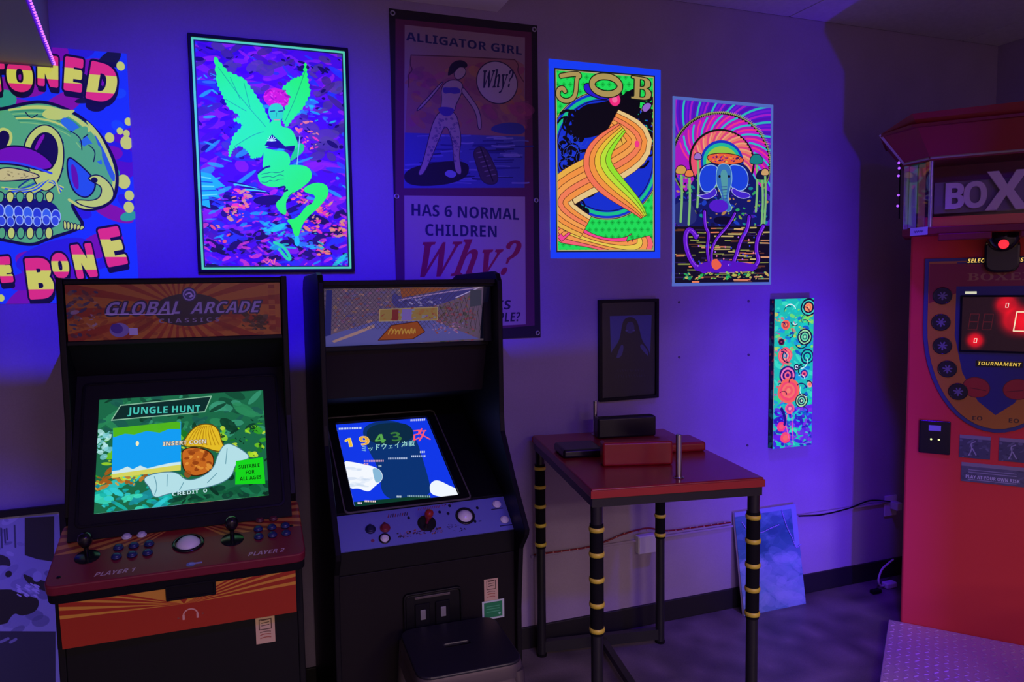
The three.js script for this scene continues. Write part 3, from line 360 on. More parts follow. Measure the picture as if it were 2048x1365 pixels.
// 7. narrow deep canvas in fluorescent paint
{
  const W = 384, H = 1152, B = board(W, H, [[1530, 600], [1612, 600], [1612, 890], [1530, 893]], 1500, 580, 4.264), { c } = B, R = rng(77);
  c.fillStyle = '#18c8b0'; c.fillRect(0, 0, W, H); blobs(B, R, 150, ['#10d8c0', '#1898e0', '#28e088', '#0a70d0', '#40f0c0', '#1048c8'], 8, 40, null, 0.8, 3); blobs(B, R, 50, ['#c8f04a', '#f0d84a', '#8af060'], 6, 30, [0, 60, W, 420], 0.8, 2); blobs(B, R, 40, ['#ff5a70', '#ff8a60', '#f040a0'], 6, 26, [0, 120, W * 0.5, 1100], 0.75, 2); blobs(B, R, 120, ['#4a10d8', '#6a20e0', '#3010b8', '#8a30e0'], 10, 44, [0, 850, W, H], 0.85, 2); blobs(B, R, 40, ['#18d8d0', '#2080f0'], 4, 16, [0, 780, W, 1000], 0.8, 3);
  const ring = (x, y, r, cols, wob = 0.12) => { for (let k = 0; k < cols.length; k++) { const rr = r * (1 - k / cols.length), pts = []; for (let i = 0; i < 18; i++) { const a = i / 18 * 6.283; pts.push([x + rr * Math.cos(a) * (1 + wob * (R() - 0.5)), y + rr * 1.05 * Math.sin(a) * (1 + wob * (R() - 0.5))]); } B.fill(pts, cols[k]); } };
  ring(430, 160, 72, ['#0a1030', '#40e0c0', '#0a1030', '#ffa060', '#ff7a50', '#ffc080']); ring(400, 405, 68, ['#0a1030', '#a8f0a0', '#0a1030', '#70e8a0', '#208a70', '#b0f0b0']); ring(225, 555, 66, ['#ff5a70', '#ff8a70', '#ff4a70', '#ffb090', '#50a0c0', '#ffa0a0']); ring(425, 570, 62, ['#0a2050', '#18d0b0', '#0a3060', '#20e0b0', '#18b0c8']); ring(400, 715, 46, ['#40c8d8', '#203090', '#ff6080', '#802060']); ring(250, 720, 76, ['#301070', '#ff80b0', '#301070', '#ff7080', '#501080']); ring(260, 850, 100, ['#ff6a50', '#ff4a68', '#ff7a60', '#ff5a60', '#ff8a68']); ring(380, 940, 58, ['#0a2040', '#b8f0a0', '#0a2040', '#80e8b0', '#0a2040', '#d0f8c0']); ring(330, 655, 26, ['#0a1040', '#e0f0f0', '#0a1040']); ring(455, 805, 26, ['#ffb0a0', '#ff8060']); ring(190, 440, 28, ['#601030', '#200818', '#a03050']); ring(225, 300, 40, ['#ff7050', '#c84040', '#ffa060']); ring(200, 1150, 40, ['#ff3a80', '#ff5a70']); ring(238, 1245, 46, ['#ff4a70', '#ff6a60']); ring(275, 1000, 44, ['#ff5a80', '#d04090', '#ffa0a0']);
  for (let i = 0; i < 30; i++) { const x = 180 + R() * 280, y = 140 + R() * 900, r = 16 + R() * 44, a = R() * 6; const pts = []; for (let k = 0; k < 7; k++) pts.push([x + r * Math.cos(a + k * 0.35), y + r * Math.sin(a + k * 0.35)]); B.line(pts, ['#08102c', '#08102c', '#e8fff0', '#201060'][R() * 4 | 0], 4 + R() * 5); }
  for (const l of [[[190, 980], [230, 1090], [270, 1250]], [[290, 1020], [300, 1150], [310, 1290]], [[250, 1050], [240, 1150]]]) B.line(l, '#ff6ab0', 8); B.line([[200, 1000], [240, 1080], [230, 1130]], '#1a0a80', 26); B.line([[400, 1305], [470, 1302]], '#b090ff', 3);
  const t = thing('painted_canvas', 'tall narrow deep canvas painted with fluorescent teal and coral swirls', 'painting', [2.72, 0.836, 0]);
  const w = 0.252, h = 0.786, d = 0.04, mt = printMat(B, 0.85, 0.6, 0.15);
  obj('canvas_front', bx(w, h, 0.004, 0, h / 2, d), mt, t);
  const S = board(64, 1152, [[0, 0], [64, 0], [64, 1152], [0, 1152]]); S.c.fillStyle = '#0a1830'; S.c.fillRect(0, 0, 64, 1152); const R2 = rng(78); blobs(S, R2, 36, ['#0c6a60', '#0a3a50', '#106a4a', '#08101c'], 12, 44, null, 0.9, 1.4); blobs(S, R2, 8, ['#a83a20', '#8a2030'], 10, 24, null, 0.9, 1.3);
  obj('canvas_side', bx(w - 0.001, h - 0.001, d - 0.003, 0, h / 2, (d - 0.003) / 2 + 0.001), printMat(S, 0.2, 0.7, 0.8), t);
}
// 8. leaning sea-green canvas on the floor, a string of beads over it
const leanTop = [0.022, 0.517], leanBot = [0.112, 0.0];
{
  const B = board(512, 704, [[1462, 1028], [1583, 1008], [1617, 1207], [1497, 1232]], 1420, 580, 1.738), { c } = B, R = rng(88);
  c.fillStyle = '#5a86a8'; c.fillRect(0, 0, 512, 704); blobs(B, R, 60, ['#1c5a78', '#23687e', '#2e7488', '#3a7c94'], 30, 110, [0, 40, 512, 330], 0.35, 2); blobs(B, R, 70, ['#8aa8c8', '#9ab4d0', '#a8b8dc', '#7a9cc0'], 30, 110, [0, 340, 512, 704], 0.35, 2.4); blobs(B, R, 40, ['#6ab0b8', '#88c0cc'], 10, 60, null, 0.2, 4); B.c.fillStyle = '#8aa0c8'; c.fillRect(0, 0, 512, 30); c.fillRect(470, 0, 42, 300);
  const S = slope(leanBot, leanTop), t = thing('leaning_canvas', 'sea green abstract canvas leaning against the wall on the floor', 'painting', [2.567, 0, 0]);
  slab('canvas_front', 0.396, S, 0.003, printMat(B, 0, 0.6), t, 0, 0); slab('stretcher_frame', 0.394, { ...S, L: S.L - 0.001 }, 0.014, M.white, t, 0, -0.004);
  const path = [[[-0.16, 0.47], [-0.12, 0.42], [-0.05, 0.405], [0.02, 0.42], [0.07, 0.43]], [[0.1, 0.5], [0.12, 0.42], [0.15, 0.35], [0.17, 0.3], [0.2, 0.31]]], bead = new THREE.SphereGeometry(0.004, 8, 6), bm = std([0.35, 0.3, 0.8], 0.2);
  path.forEach((pts, i) => {
    const str = thing('bead_string', i ? 'bead strand hanging down the side edge of the leaning sea green canvas' : 'bead strand draped across the upper part of the leaning sea green canvas', 'beads', [2.567, 0, 0], 0, 'bead strands on the leaning canvas');
    const P = pts.map(([x, s]) => { const o = new THREE.Object3D(); onSlope(o, S, x, s, 0.0045); return o.position.clone(); }), cur = new THREE.CatmullRomCurve3(P);
    obj('cord', new THREE.TubeGeometry(cur, 40, 0.0012, 5), M.white, str); for (const p of cur.getSpacedPoints(22)) obj('bead', bead, bm, str).position.copy(p);
  });
}
// 9. monochrome framed picture leaning at the far left
{
  const B = board(512, 768, [[-268, 1049], [134.5, 1008], [153.4, 1519], [-251, 1603]], 0, 980, 3.546), { c } = B, R = rng(99);
  c.fillStyle = '#9aa0b4'; c.fillRect(0, 0, 512, 768); blobs(B, R, 90, ['#8088a0', '#a8aec0', '#c0c4d0', '#5a6078'], 6, 34, null, 0.6, 2);
  B.fill([[205, 150], [430, 140], [430, 480], [300, 460], [205, 430]], '#15151f', false); B.fill([[-460, 430], [0, 420], [60, 440], [90, 460], [100, 520], [40, 500], [-460, 560]], '#20202c'); B.fill([[-460, 720], [90, 680], [120, 700], [250, 740], [320, 760], [300, 850], [180, 890], [130, 860], [90, 900], [60, 960], [-460, 960]], '#0e0e16'); B.fill([[180, 560], [260, 600], [420, 640], [420, 720], [330, 690], [220, 640]], '#14141c');
  for (let i = 0; i < 26; i++) { const x = 140 + R() * 160, y = 640 + R() * 90; B.line([[x, y], [x + 26, y + 14]], '#c8ccd8', 4); } B.oval([80, 572], 26, 24, '#101018'); B.oval([300, 590], 36, 40, '#aab0c4'); for (let i = 0; i < 16; i++) { const x = -200 + R() * 380; B.line([[x, 180 + R() * 80], [x + 6, 300 + R() * 120]], '#40465c', 5); } B.fill([[-460, 1000], [440, 1000], [440, 1500], [-460, 1500]], '#2a2c3c', false); B.line([[20, 1080], [75, 1055]], '#80849a', 9); B.line([[95, 1082], [135, 1060]], '#80849a', 9);
  const t = thing('framed_picture', 'black framed monochrome picture leaning beside the orange striped arcade cabinet', 'picture', [-0.925, 0, 0]), S = slope([0.15, 0], [0.05, 0.93]), w = 0.6, s = rrect(w, S.L, 0.004); s.holes.push(rrect(w - 0.05, S.L - 0.05, 0.008, 0, 0, THREE.Path));
  onSlope(obj('frame', ext(s, 0.022, 0.001).translate(0, 0, -0.012), M.black, t), S, 0, S.L / 2); onSlope(obj('print', bx(w - 0.048, S.L - 0.048, 0.006, 0, 0, -0.006), printMat(B, 0, 0.5), t), S, 0, S.L / 2);
}
// anchors left in the wall
for (const [x, y] of [[2.043, 1.617], [2.46, 1.613], [2.045, 1.343], [2.464, 1.336], [2.463, 0.86]]) tag(obj('wall_anchor', cyl(0.006, 0.004, x, y, 0.002, 'z', 12), std([0.1, 0.09, 0.11], 0.6)), 'small dark screw anchor left in the bare wall', 'screw', 'bare wall anchors');

// ------------------------------------------------------------------ LED strip on the soffit edge
{
  const t = thing('led_strip', 'purple glowing dotted light strip along the soffit edge', 'light'), a = 0.076 / 0.68, off = 0.008, P = (z) => [-0.599 + a * z + off, 2.53, z];
  obj('strip', tube([P(0.02), P(0.5), P(1.1), P(1.6)], 0.006, 30, 6), glow([0.1, 0, 0.7], 0.9), t);
  const g = new THREE.SphereGeometry(0.0045, 8, 6), m = glow([0.62, 0.16, 1], 1.6); for (let i = 0; i < 60; i++) { const p = P(0.03 + i * 0.025); obj('led_dot', g, m, t).position.set(p[0] + 0.004, p[1] - 0.004, p[2]); }
}

// ------------------------------------------------------------------ arcade cabinet with the jungle screen
function sunburst(B, cx, cy, r, cols, base) { const { c } = B; c.fillStyle = base; c.fillRect(0, 0, B.W, B.H); const n = cols.length; for (let i = 0; i < n; i++) { const [a0, a1, col] = cols[i]; c.beginPath(); c.moveTo(cx, cy); c.lineTo(cx + r * Math.cos(a0), cy + r * Math.sin(a0)); c.lineTo(cx + r * Math.cos(a1), cy + r * Math.sin(a1)); c.closePath(); c.fillStyle = col; c.fill(); } }
const joystick = (t, S, x, s, topMat, h = 0.062, bat = false) => {
  const j = onSlope(obj('joystick_dust_washer', lathe([[0, 0.004], [0.016, 0.004], [0.031, 0.0015], [0.032, 0], [0, 0]]).rotateX(Math.PI / 2), M.blackGloss, t), S, x, s);
  const k = onSlope(obj('joystick', lathe(bat ? [[0.0001, 0], [0.006, 0], [0.006, 0.018], [0.009, 0.024], [0.015, 0.05], [0.014, 0.06], [0.008, 0.066], [0.0001, 0.067]] : [[0.0001, 0], [0.0065, 0], [0.0065, h - 0.03], [0.011, h - 0.028], [0.017, h - 0.018], [0.019, h - 0.006], [0.015, h + 0.006], [0.008, h + 0.011], [0.0001, h + 0.012]]).rotateX(Math.PI / 2), topMat, t), S, x, s, 0.003); return [j, k];
};
const button = (t, S, x, s, m, r = 0.0135) => { const b = onSlope(obj('button', lathe([[0.0001, 0], [r, 0], [r, 0.004], [r * 0.82, 0.0065], [r * 0.74, 0.005], [r * 0.72, 0.009], [r * 0.5, 0.0105], [0.0001, 0.0105]], 18).rotateX(Math.PI / 2), m, t), S, x, s); return b; };
{
  const t = thing('arcade_cabinet', 'black arcade cabinet with orange sunburst control deck and a jungle scene screen', 'arcade machine', [-0.1765, 0, 0]);
  const prof = [[0.06, 0], [0.06, 1.755], [0.645, 1.755], [0.635, 1.3], [0.665, 1.19], [0.715, 1.06], [0.7, 1.03], [0.7, 0.955], [0.86, 0.9], [0.88, 0.88], [0.88, 0]];
  obj('side_panel', sidePanel(prof, -0.3235, 0.018), M.black, t); obj('side_panel', sidePanel(prof, 0.3055, 0.018), M.black, t);
  obj('body', [bx(0.61, 0.9, 0.79, 0, 0.45, 0.47), bx(0.61, 0.85, 0.4, 0, 1.32, 0.27)], M.blackMatt, t); obj('top_panel', bx(0.611, 0.018, 0.57, 0, 1.743, 0.352, 0.002), M.black, t);
  // marquee
  const B = board(1280, 352, [[133, 572], [560, 560], [562, 672], [140, 680]], 120, 560, 4.655), { c } = B, R = rng(101);
  sunburst(B, 640, 150, 1500, Array.from({ length: 26 }, (_, i) => [i / 26 * 6.283, i / 26 * 6.283 + 0.14, '#c87a26']), '#a8341c'); blobs(B, R, 50, ['#8a2418', '#b8501e', '#7a1c14'], 10, 50, [0, 190, 1280, 352], 0.4, 3);
  blobs(B, R, 60, ['#7a6a5a', '#2a3a6a', '#9a5a3a', '#c89a6a', '#5a3040', '#b0a8b8'], 6, 24, [10, 30, 190, 330], 0.8, 2); blobs(B, R, 40, ['#2a2018', '#5a4a3a', '#3a3020'], 6, 22, [1030, 200, 1200, 310], 0.8, 2); for (let i = 0; i < 9; i++) { c.fillStyle = i % 2 ? '#c06a2a' : '#9a2a1a'; c.fillRect(1205, 20 + i * 34, 40, 26); }
  c.fillStyle = '#8a84c8'; c.beginPath(); c.ellipse(290, 290, 56, 44, 0, 0, 7); c.fill(); c.fillStyle = '#c8ccf0'; c.fillRect(345, 280, 50, 44); c.fillStyle = '#4a2aa0'; c.beginPath(); c.ellipse(275, 280, 36, 30, 0.4, 0, 7); c.fill();
  B.oval([1150, 280], 330, 150, '#101034'); B.text('GLOBAL', [740, 268], 118, '#a8a4d0', { w: 690, skew: -0.35, stroke: '#141448', sw: 18 }); B.text('ARCADE', [1510, 258], 110, '#a8a4d0', { w: 680, skew: -0.35, stroke: '#141448', sw: 18 });
  B.line([[400, 320], [760, 325], [1000, 320]], '#e0dcff', 5); B.text('C L A S S I C S', [1150, 378], 40, '#9290b0', { w: 580 }); B.oval([1150, 140], 66, 62, '#a8a8e0', '#1a1a58', 8); B.oval([1150, 140], 46, 42, '#2a2a7a'); B.line([[1120, 140], [1150, 118], [1180, 140], [1150, 165], [1185, 150]], '#c8c8f0', 10);
  const S0 = slope([0.628, 1.566], [0.632, 1.738]); slab('marquee', 0.604, S0, 0.006, printMat(B, 0, 0.12), t, 0, 0.002);
  obj('marquee_trim', [bx(0.611, 0.014, 0.03, 0, 1.742, 0.625, 0.003), bx(0.611, 0.014, 0.03, 0, 1.56, 0.622, 0.003)], M.black, t);
  slab('speaker_panel', 0.61, slope([0.515, 1.45], [0.615, 1.552]), 0.012, M.blackMatt, t);
  // bezel and screen
  const S1 = slope([0.79, 1.01], [0.52, 1.45]); slab('bezel', 0.61, S1, 0.015, std([0.006, 0.006, 0.008], 0.95), t);
  const fr = rrect(0.575, 0.455, 0.02); fr.holes.push(rrect(0.56, 0.44, 0.018, 0, 0, THREE.Path)); onSlope(obj('bezel_rim', ext(fr, 0.004, 0.001), M.black, t), S1, 0, 0.262);
  const Q = board(1280, 800, [[195, 801], [522, 783], [540, 987], [193, 1025]], 180, 780, 5.46), q = Q.c, R1 = rng(7);
  q.fillStyle = '#1c6a48'; q.fillRect(0, 0, 1280, 800); blobs(Q, R1, 90, ['#124a34', '#2a8a5a', '#0c3626', '#3a9a78', '#1a5a50'], 14, 60, [0, 0, 1280, 330], 0.8, 3); blobs(Q, R1, 130, ['#7ad01e', '#a8e028', '#3aa81e', '#d0e83a', '#1a7a20'], 8, 44, [0, 260, 1280, 620], 0.85, 2.4); blobs(Q, R1, 60, ['#18b8b0', '#30d0d8', '#1a90a0', '#40e0c0'], 10, 50, [0, 560, 560, 800], 0.85, 3); blobs(Q, R1, 40, ['#c87a2a', '#a85a1a', '#e0a040'], 8, 28, [0, 520, 420, 640], 0.9, 2.4); blobs(Q, R1, 70, ['#0e4030', '#125a3a', '#1a7a50', '#0a2a20'], 10, 50, [560, 640, 1280, 800], 0.85, 3); blobs(Q, R1, 40, ['#b8ecf0', '#80d0d8'], 6, 26, [0, 240, 90, 420], 0.8, 2); blobs(Q, R1, 50, ['#0a2a1a', '#083020'], 4, 14, [900, 200, 1280, 560], 0.8, 2);
  Q.fill([[225, 335], [320, 175], [1310, 80], [1245, 245]], '#0e2c2c', false, '#8ac0a0', 8); Q.text('JUNGLE HUNT', [810, 222], 74, '#48c8b8', { w: 760, rot: 0.03, stroke: '#0a3030', sw: 8 });
  Q.fill([[245, 420], [990, 350], [1005, 860], [250, 950]], '#14a0f8', false); Q.fill([[245, 420], [940, 350], [985, 360], [985, 430], [860, 430], [760, 470], [620, 450], [480, 490], [380, 480], [250, 520]], '#52b81e', false); Q.fill([[250, 880], [330, 870], [420, 830], [480, 860], [560, 820], [640, 850], [760, 820], [900, 790], [1003, 780], [1005, 860], [250, 950]], '#d0ecf0', false); Q.fill([[250, 915], [1004, 810], [1005, 870], [250, 955]], '#d8d860', false); Q.oval([520, 585], 18, 26, '#f8f0c0');
  // thatch and pale cloth in the colours of the title art; the explorer is left out
  Q.fill([[1020, 570], [1100, 440], [1200, 375], [1340, 380], [1410, 450], [1440, 580], [1520, 680], [1380, 670], [1200, 610], [1030, 620]], '#e8c028', true, '#6a4a0a', 8); for (let i = 0; i < 9; i++) Q.line([[1060 + i * 44, 600], [1110 + i * 30, 480], [1190 + i * 16, 400]], '#b8860e', 6); Q.fill([[1010, 640], [1180, 620], [1340, 680], [1370, 800], [1300, 900], [1150, 940], [1040, 880], [1010, 760]], '#c86a22', true, '#3a1a08', 8); blobs(Q, R1, 26, ['#e89a3a', '#8a3a12', '#a8501a'], 10, 34, [...Q.P([1030, 660]), ...Q.P([1330, 890])], 0.8, 1.6);
  Q.fill([[580, 960], [720, 900], [960, 880], [1060, 980], [1200, 960], [1360, 860], [1400, 700], [1480, 570], [1620, 620], [1780, 740], [1600, 780], [1560, 960], [1300, 1060], [900, 1110], [720, 1180], [680, 1060]], '#b8e4ec', true, '#4a7a90', 6); for (const l of [[[720, 940], [760, 1040], [730, 1130]], [[860, 920], [860, 1040]], [[1040, 1000], [1000, 1080]], [[1400, 900], [1300, 1000]], [[1500, 640], [1490, 800]]]) Q.line(l, '#6aa0b0', 6);
  Q.text('INSERT COIN', [1040, 575], 42, '#e8e0d0', { w: 470, rot: 0.02, stroke: '#8a6a4a', sw: 5 }); Q.fill([[1600, 770], [1890, 730], [1925, 1010], [1600, 1020]], '#18d81e', false); Q.text('SUITABLE', [1745, 825], 38, '#083a0a', { w: 230, rot: 0 }); Q.text('FOR', [1755, 888], 38, '#083a0a', { w: 100 }); Q.text('ALL AGES', [1765, 950], 38, '#083a0a', { w: 230 }); Q.text('CREDIT  0', [1110, 1105], 40, '#c8e8f0', { w: 380 });
  const st = tex(Q.cv), sm = new THREE.MeshPhysicalMaterial({ color: 0x020202, roughness: 0.06, specularIntensity: 0.4, emissive: 0xffffff, emissiveMap: st, emissiveIntensity: 0.95 }); const S2 = slope([0.79 - 0.27 / 0.44 * (1.072 - 1.01), 1.072], [0.79 - 0.27 / 0.44 * (1.377 - 1.01), 1.377]); slab('screen', 0.48, S2, 0.003, sm, t, -0.0, 0.0035);
  { const L = new THREE.RectAreaLight(new THREE.Color().setRGB(0.35, 0.8, 0.5), 0.35, 0.46, 0.34); L.name = 'jungle_screen_light'; onSlope(L, S2, -0.1765, S2.L / 2, 0.01); L.rotation.set(S2.th, Math.PI, 0, 'XYZ'); const nrm = new THREE.Vector3(0, -Math.sin(S2.th), Math.cos(S2.th)); L.lookAt(L.position.clone().add(nrm)); scene.add(L); }
  // control deck
  const S3 = slope([0.968, 0.949], [0.69, 1.034]), dw = 0.66, C = board(1320, 580, [[0, 0], [1320, 0], [1320, 580], [0, 580]]);
  sunburst(C, 660, 90, 1500, Array.from({ length: 15 }, (_, i) => { const a = Math.PI + (i - 7) * 0.11; return [a - 0.03, a + 0.03, '#c8843a']; }).concat(Array.from({ length: 15 }, (_, i) => { const a = (i - 7) * 0.11; return [a - 0.03, a + 0.03, '#c8843a']; }), [[-2.6, -2.2, '#c8843a'], [-0.95, -0.55, '#c8843a']]), '#8c2a24');
  { const c2 = C.c; c2.fillStyle = '#7a2030'; c2.fillRect(0, 300, 1320, 280); C.c.globalAlpha = 1; C.text('PLAYER 1', [330, 520], 34, '#c8a8b0', { w: 200, skew: -0.3 }); C.text('PLAYER 2', [1105, 520], 34, '#c8a8b0', { w: 200, skew: -0.3 }); C.oval([705, 540], 24, 20, '#6a6ab0'); c2.strokeStyle = '#9a9ad8'; c2.lineWidth = 6; c2.strokeRect(700, 532, 60, 8); c2.fillStyle = '#3a1018'; c2.fillRect(1060, 60, 110, 40); }
  const ds = rrect(dw, S3.L, 0.03), dg = ext(ds, 0.03, 0.004); { const p = dg.attributes.position, uv = dg.attributes.uv; for (let i = 0; i < p.count; i++) uv.setXY(i, p.getX(i) / dw + 0.5, p.getY(i) / S3.L + 0.5); } dg.translate(0, 0, -0.03);
  onSlope(obj('control_deck', dg, printMat(C, 0, 0.35), t), S3, 0, S3.L / 2); onSlope(obj('deck_edge', ext(rrect(dw - 0.004, S3.L - 0.004, 0.03), 0.026).translate(0, 0, -0.057), M.blackMatt, t), S3, 0, S3.L / 2);
  const at = (z) => (0.968 - z) / (0.968 - 0.69) * S3.L;
  joystick(t, S3, -0.244, at(0.858), M.blackGloss); joystick(t, S3, 0.131, at(0.861), M.blackGloss);
  const bl = std([0.02, 0.03, 0.12], 0.3), wh = std([0.62, 0.62, 0.66], 0.3);
  button(t, S3, -0.154, at(0.79), wh); button(t, S3, -0.115, at(0.789), wh); for (const z of [0.836, 0.876]) for (let i = 0; i < 3; i++) button(t, S3, -0.17 + i * 0.039, at(z), bl); for (const z of [0.829, 0.866]) for (let i = 0; i < 3; i++) button(t, S3, 0.204 + i * 0.039, at(z), bl); button(t, S3, 0.21, at(0.785), std([0.1, 0.02, 0.03], 0.4)); button(t, S3, 0.25, at(0.785), std([0.1, 0.02, 0.03], 0.4));
  onSlope(obj('trackball_ring', lathe([[0.034, 0], [0.043, 0], [0.043, 0.003], [0.038, 0.006], [0.034, 0.004]], 32).rotateX(Math.PI / 2), M.blackGloss, t), S3, 0.012, at(0.854)); onSlope(obj('trackball', new THREE.SphereGeometry(0.038, 28, 18).translate(0, 0, -0.018), M.white, t), S3, 0.012, at(0.854));
  for (const [x, z] of [[-0.3, 0.93], [0.3, 0.83], [-0.3, 0.78]]) onSlope(obj('bolt', lathe([[0.0001, 0.0025], [0.004, 0.002], [0.006, 0]], 10).rotateX(Math.PI / 2), M.blackGloss, t), S3, x, at(z));
  // drawer-like front panel
  const F = board(1200, 320, [[0, 0], [1200, 0], [1200, 320], [0, 320]]); sunburst(F, 600, 160, 1600, Array.from({ length: 8 }, (_, i) => { const a = Math.PI + 0.03 + i * 0.085; return [a, a + 0.035, '#d89a30']; }).concat(Array.from({ length: 8 }, (_, i) => { const a = -0.03 - i * 0.085; return [a - 0.035, a, '#d89a30']; }), [[-2.75, -2.15, '#d89a30'], [-1.0, -0.45, '#d89a30']]), '#a82e12'); F.c.strokeStyle = '#d8a890'; F.c.lineWidth = 8; F.c.beginPath(); F.c.arc(630, 232, 36, Math.PI, 0); F.c.stroke(); F.c.fillStyle = '#d8a890'; F.c.fillRect(588, 228, 12, 30); F.c.fillRect(660, 228, 12, 30); F.c.fillStyle = '#8a4a3a'; F.c.fillRect(562, 238, 10, 10); F.c.fillRect(688, 230, 10, 10);
  const S4 = slope([0.936, 0.765], [0.951, 0.92]); slab('front_panel', 0.6, S4, 0.012, printMat(F, 0, 0.45), t); obj('under_deck_box', [bx(0.624, 0.16, 0.5, 0, 0.845, 0.682)], M.blackMatt, t);
  onSlope(obj('slot_recess', ext((() => { const s = rrect(0.128, 0.044, 0.004); s.holes.push(rrect(0.116, 0.032, 0.003, 0, 0, THREE.Path)); return s; })(), 0.006, 0.001), M.blackMatt, t), S4, 0.02, 0.117); onSlope(obj('slot_back', bx(0.117, 0.033, 0.002), M.blackMatt, t), S4, 0.02, 0.117, 0.0012);
  obj('lower_front', bx(0.611, 0.764, 0.02, 0, 0.382, 0.868, 0.002), M.black, t); obj('lower_vent', ext(rrect(0.4, 0.26, 0.02), 0.004, 0.001).translate(-0.02, 0.3, 0.878), M.blackMatt, t);
}
// paper tags stuck on the machines
function label(name, w, h, pos, draw, text, cat = 'sticker', turn = 0) { const B = board(160, Math.round(160 * h / w), [[0, 0], [160, 0], [160, 160 * h / w], [0, 160 * h / w]]); draw(B); const g = thing(name, text, cat, pos, turn); obj('sheet', bx(w, h, 0.0012, 0, 0, 0), printMat(B, 0, 0.6), g); return g; }
const ticket = (B) => { B.c.fillStyle = '#d0b48c'; B.c.fillRect(0, 0, B.W, B.H); B.c.strokeStyle = '#5a4030'; B.c.lineWidth = 8; B.c.strokeRect(30, 20, B.W - 60, B.H * 0.38); B.c.lineWidth = 7; for (const k of [0.1, 0.2, 0.3]) { B.c.beginPath(); B.c.moveTo(46, B.H * (k + 0.02)); B.c.lineTo(B.W - 46, B.H * k); B.c.stroke(); } for (const k of [0.58, 0.68, 0.8]) { B.c.strokeStyle = k > 0.6 ? '#a04a30' : '#6a4a38'; B.c.beginPath(); B.c.moveTo(34, B.H * k); B.c.quadraticCurveTo(80, B.H * (k - 0.06), B.W - 34, B.H * k); B.c.stroke(); } };
label('paper_tag', 0.054, 0.08, [-0.1765 + 0.212, 0.7, 0.8795], ticket, 'cream printed paper tag under the orange sunburst panel');
label('paper_tag', 0.05, 0.08, [0.772, 0.672, 0.8015], ticket, 'cream printed paper tag above the green sticker');
label('green_sticker', 0.08, 0.066, [0.778, 0.603, 0.803], (B) => { B.c.fillStyle = '#c8d8c8'; B.c.fillRect(0, 0, B.W, B.H); B.c.fillStyle = '#1f8a4c'; B.c.fillRect(14, 12, B.W - 28, B.H - 24); B.c.strokeStyle = '#52b878'; B.c.lineWidth = 6; for (const k of [0.32, 0.45, 0.6]) { B.c.beginPath(); B.c.moveTo(30, B.H * k); B.c.lineTo(B.W - 34, B.H * k); B.c.stroke(); } B.c.fillStyle = '#90d8a8'; B.c.beginPath(); B.c.arc(B.W - 34, B.H * 0.74, 9, 0, 7); B.c.fill(); }, 'green and white sticker on the black cabinet beside the coin door');

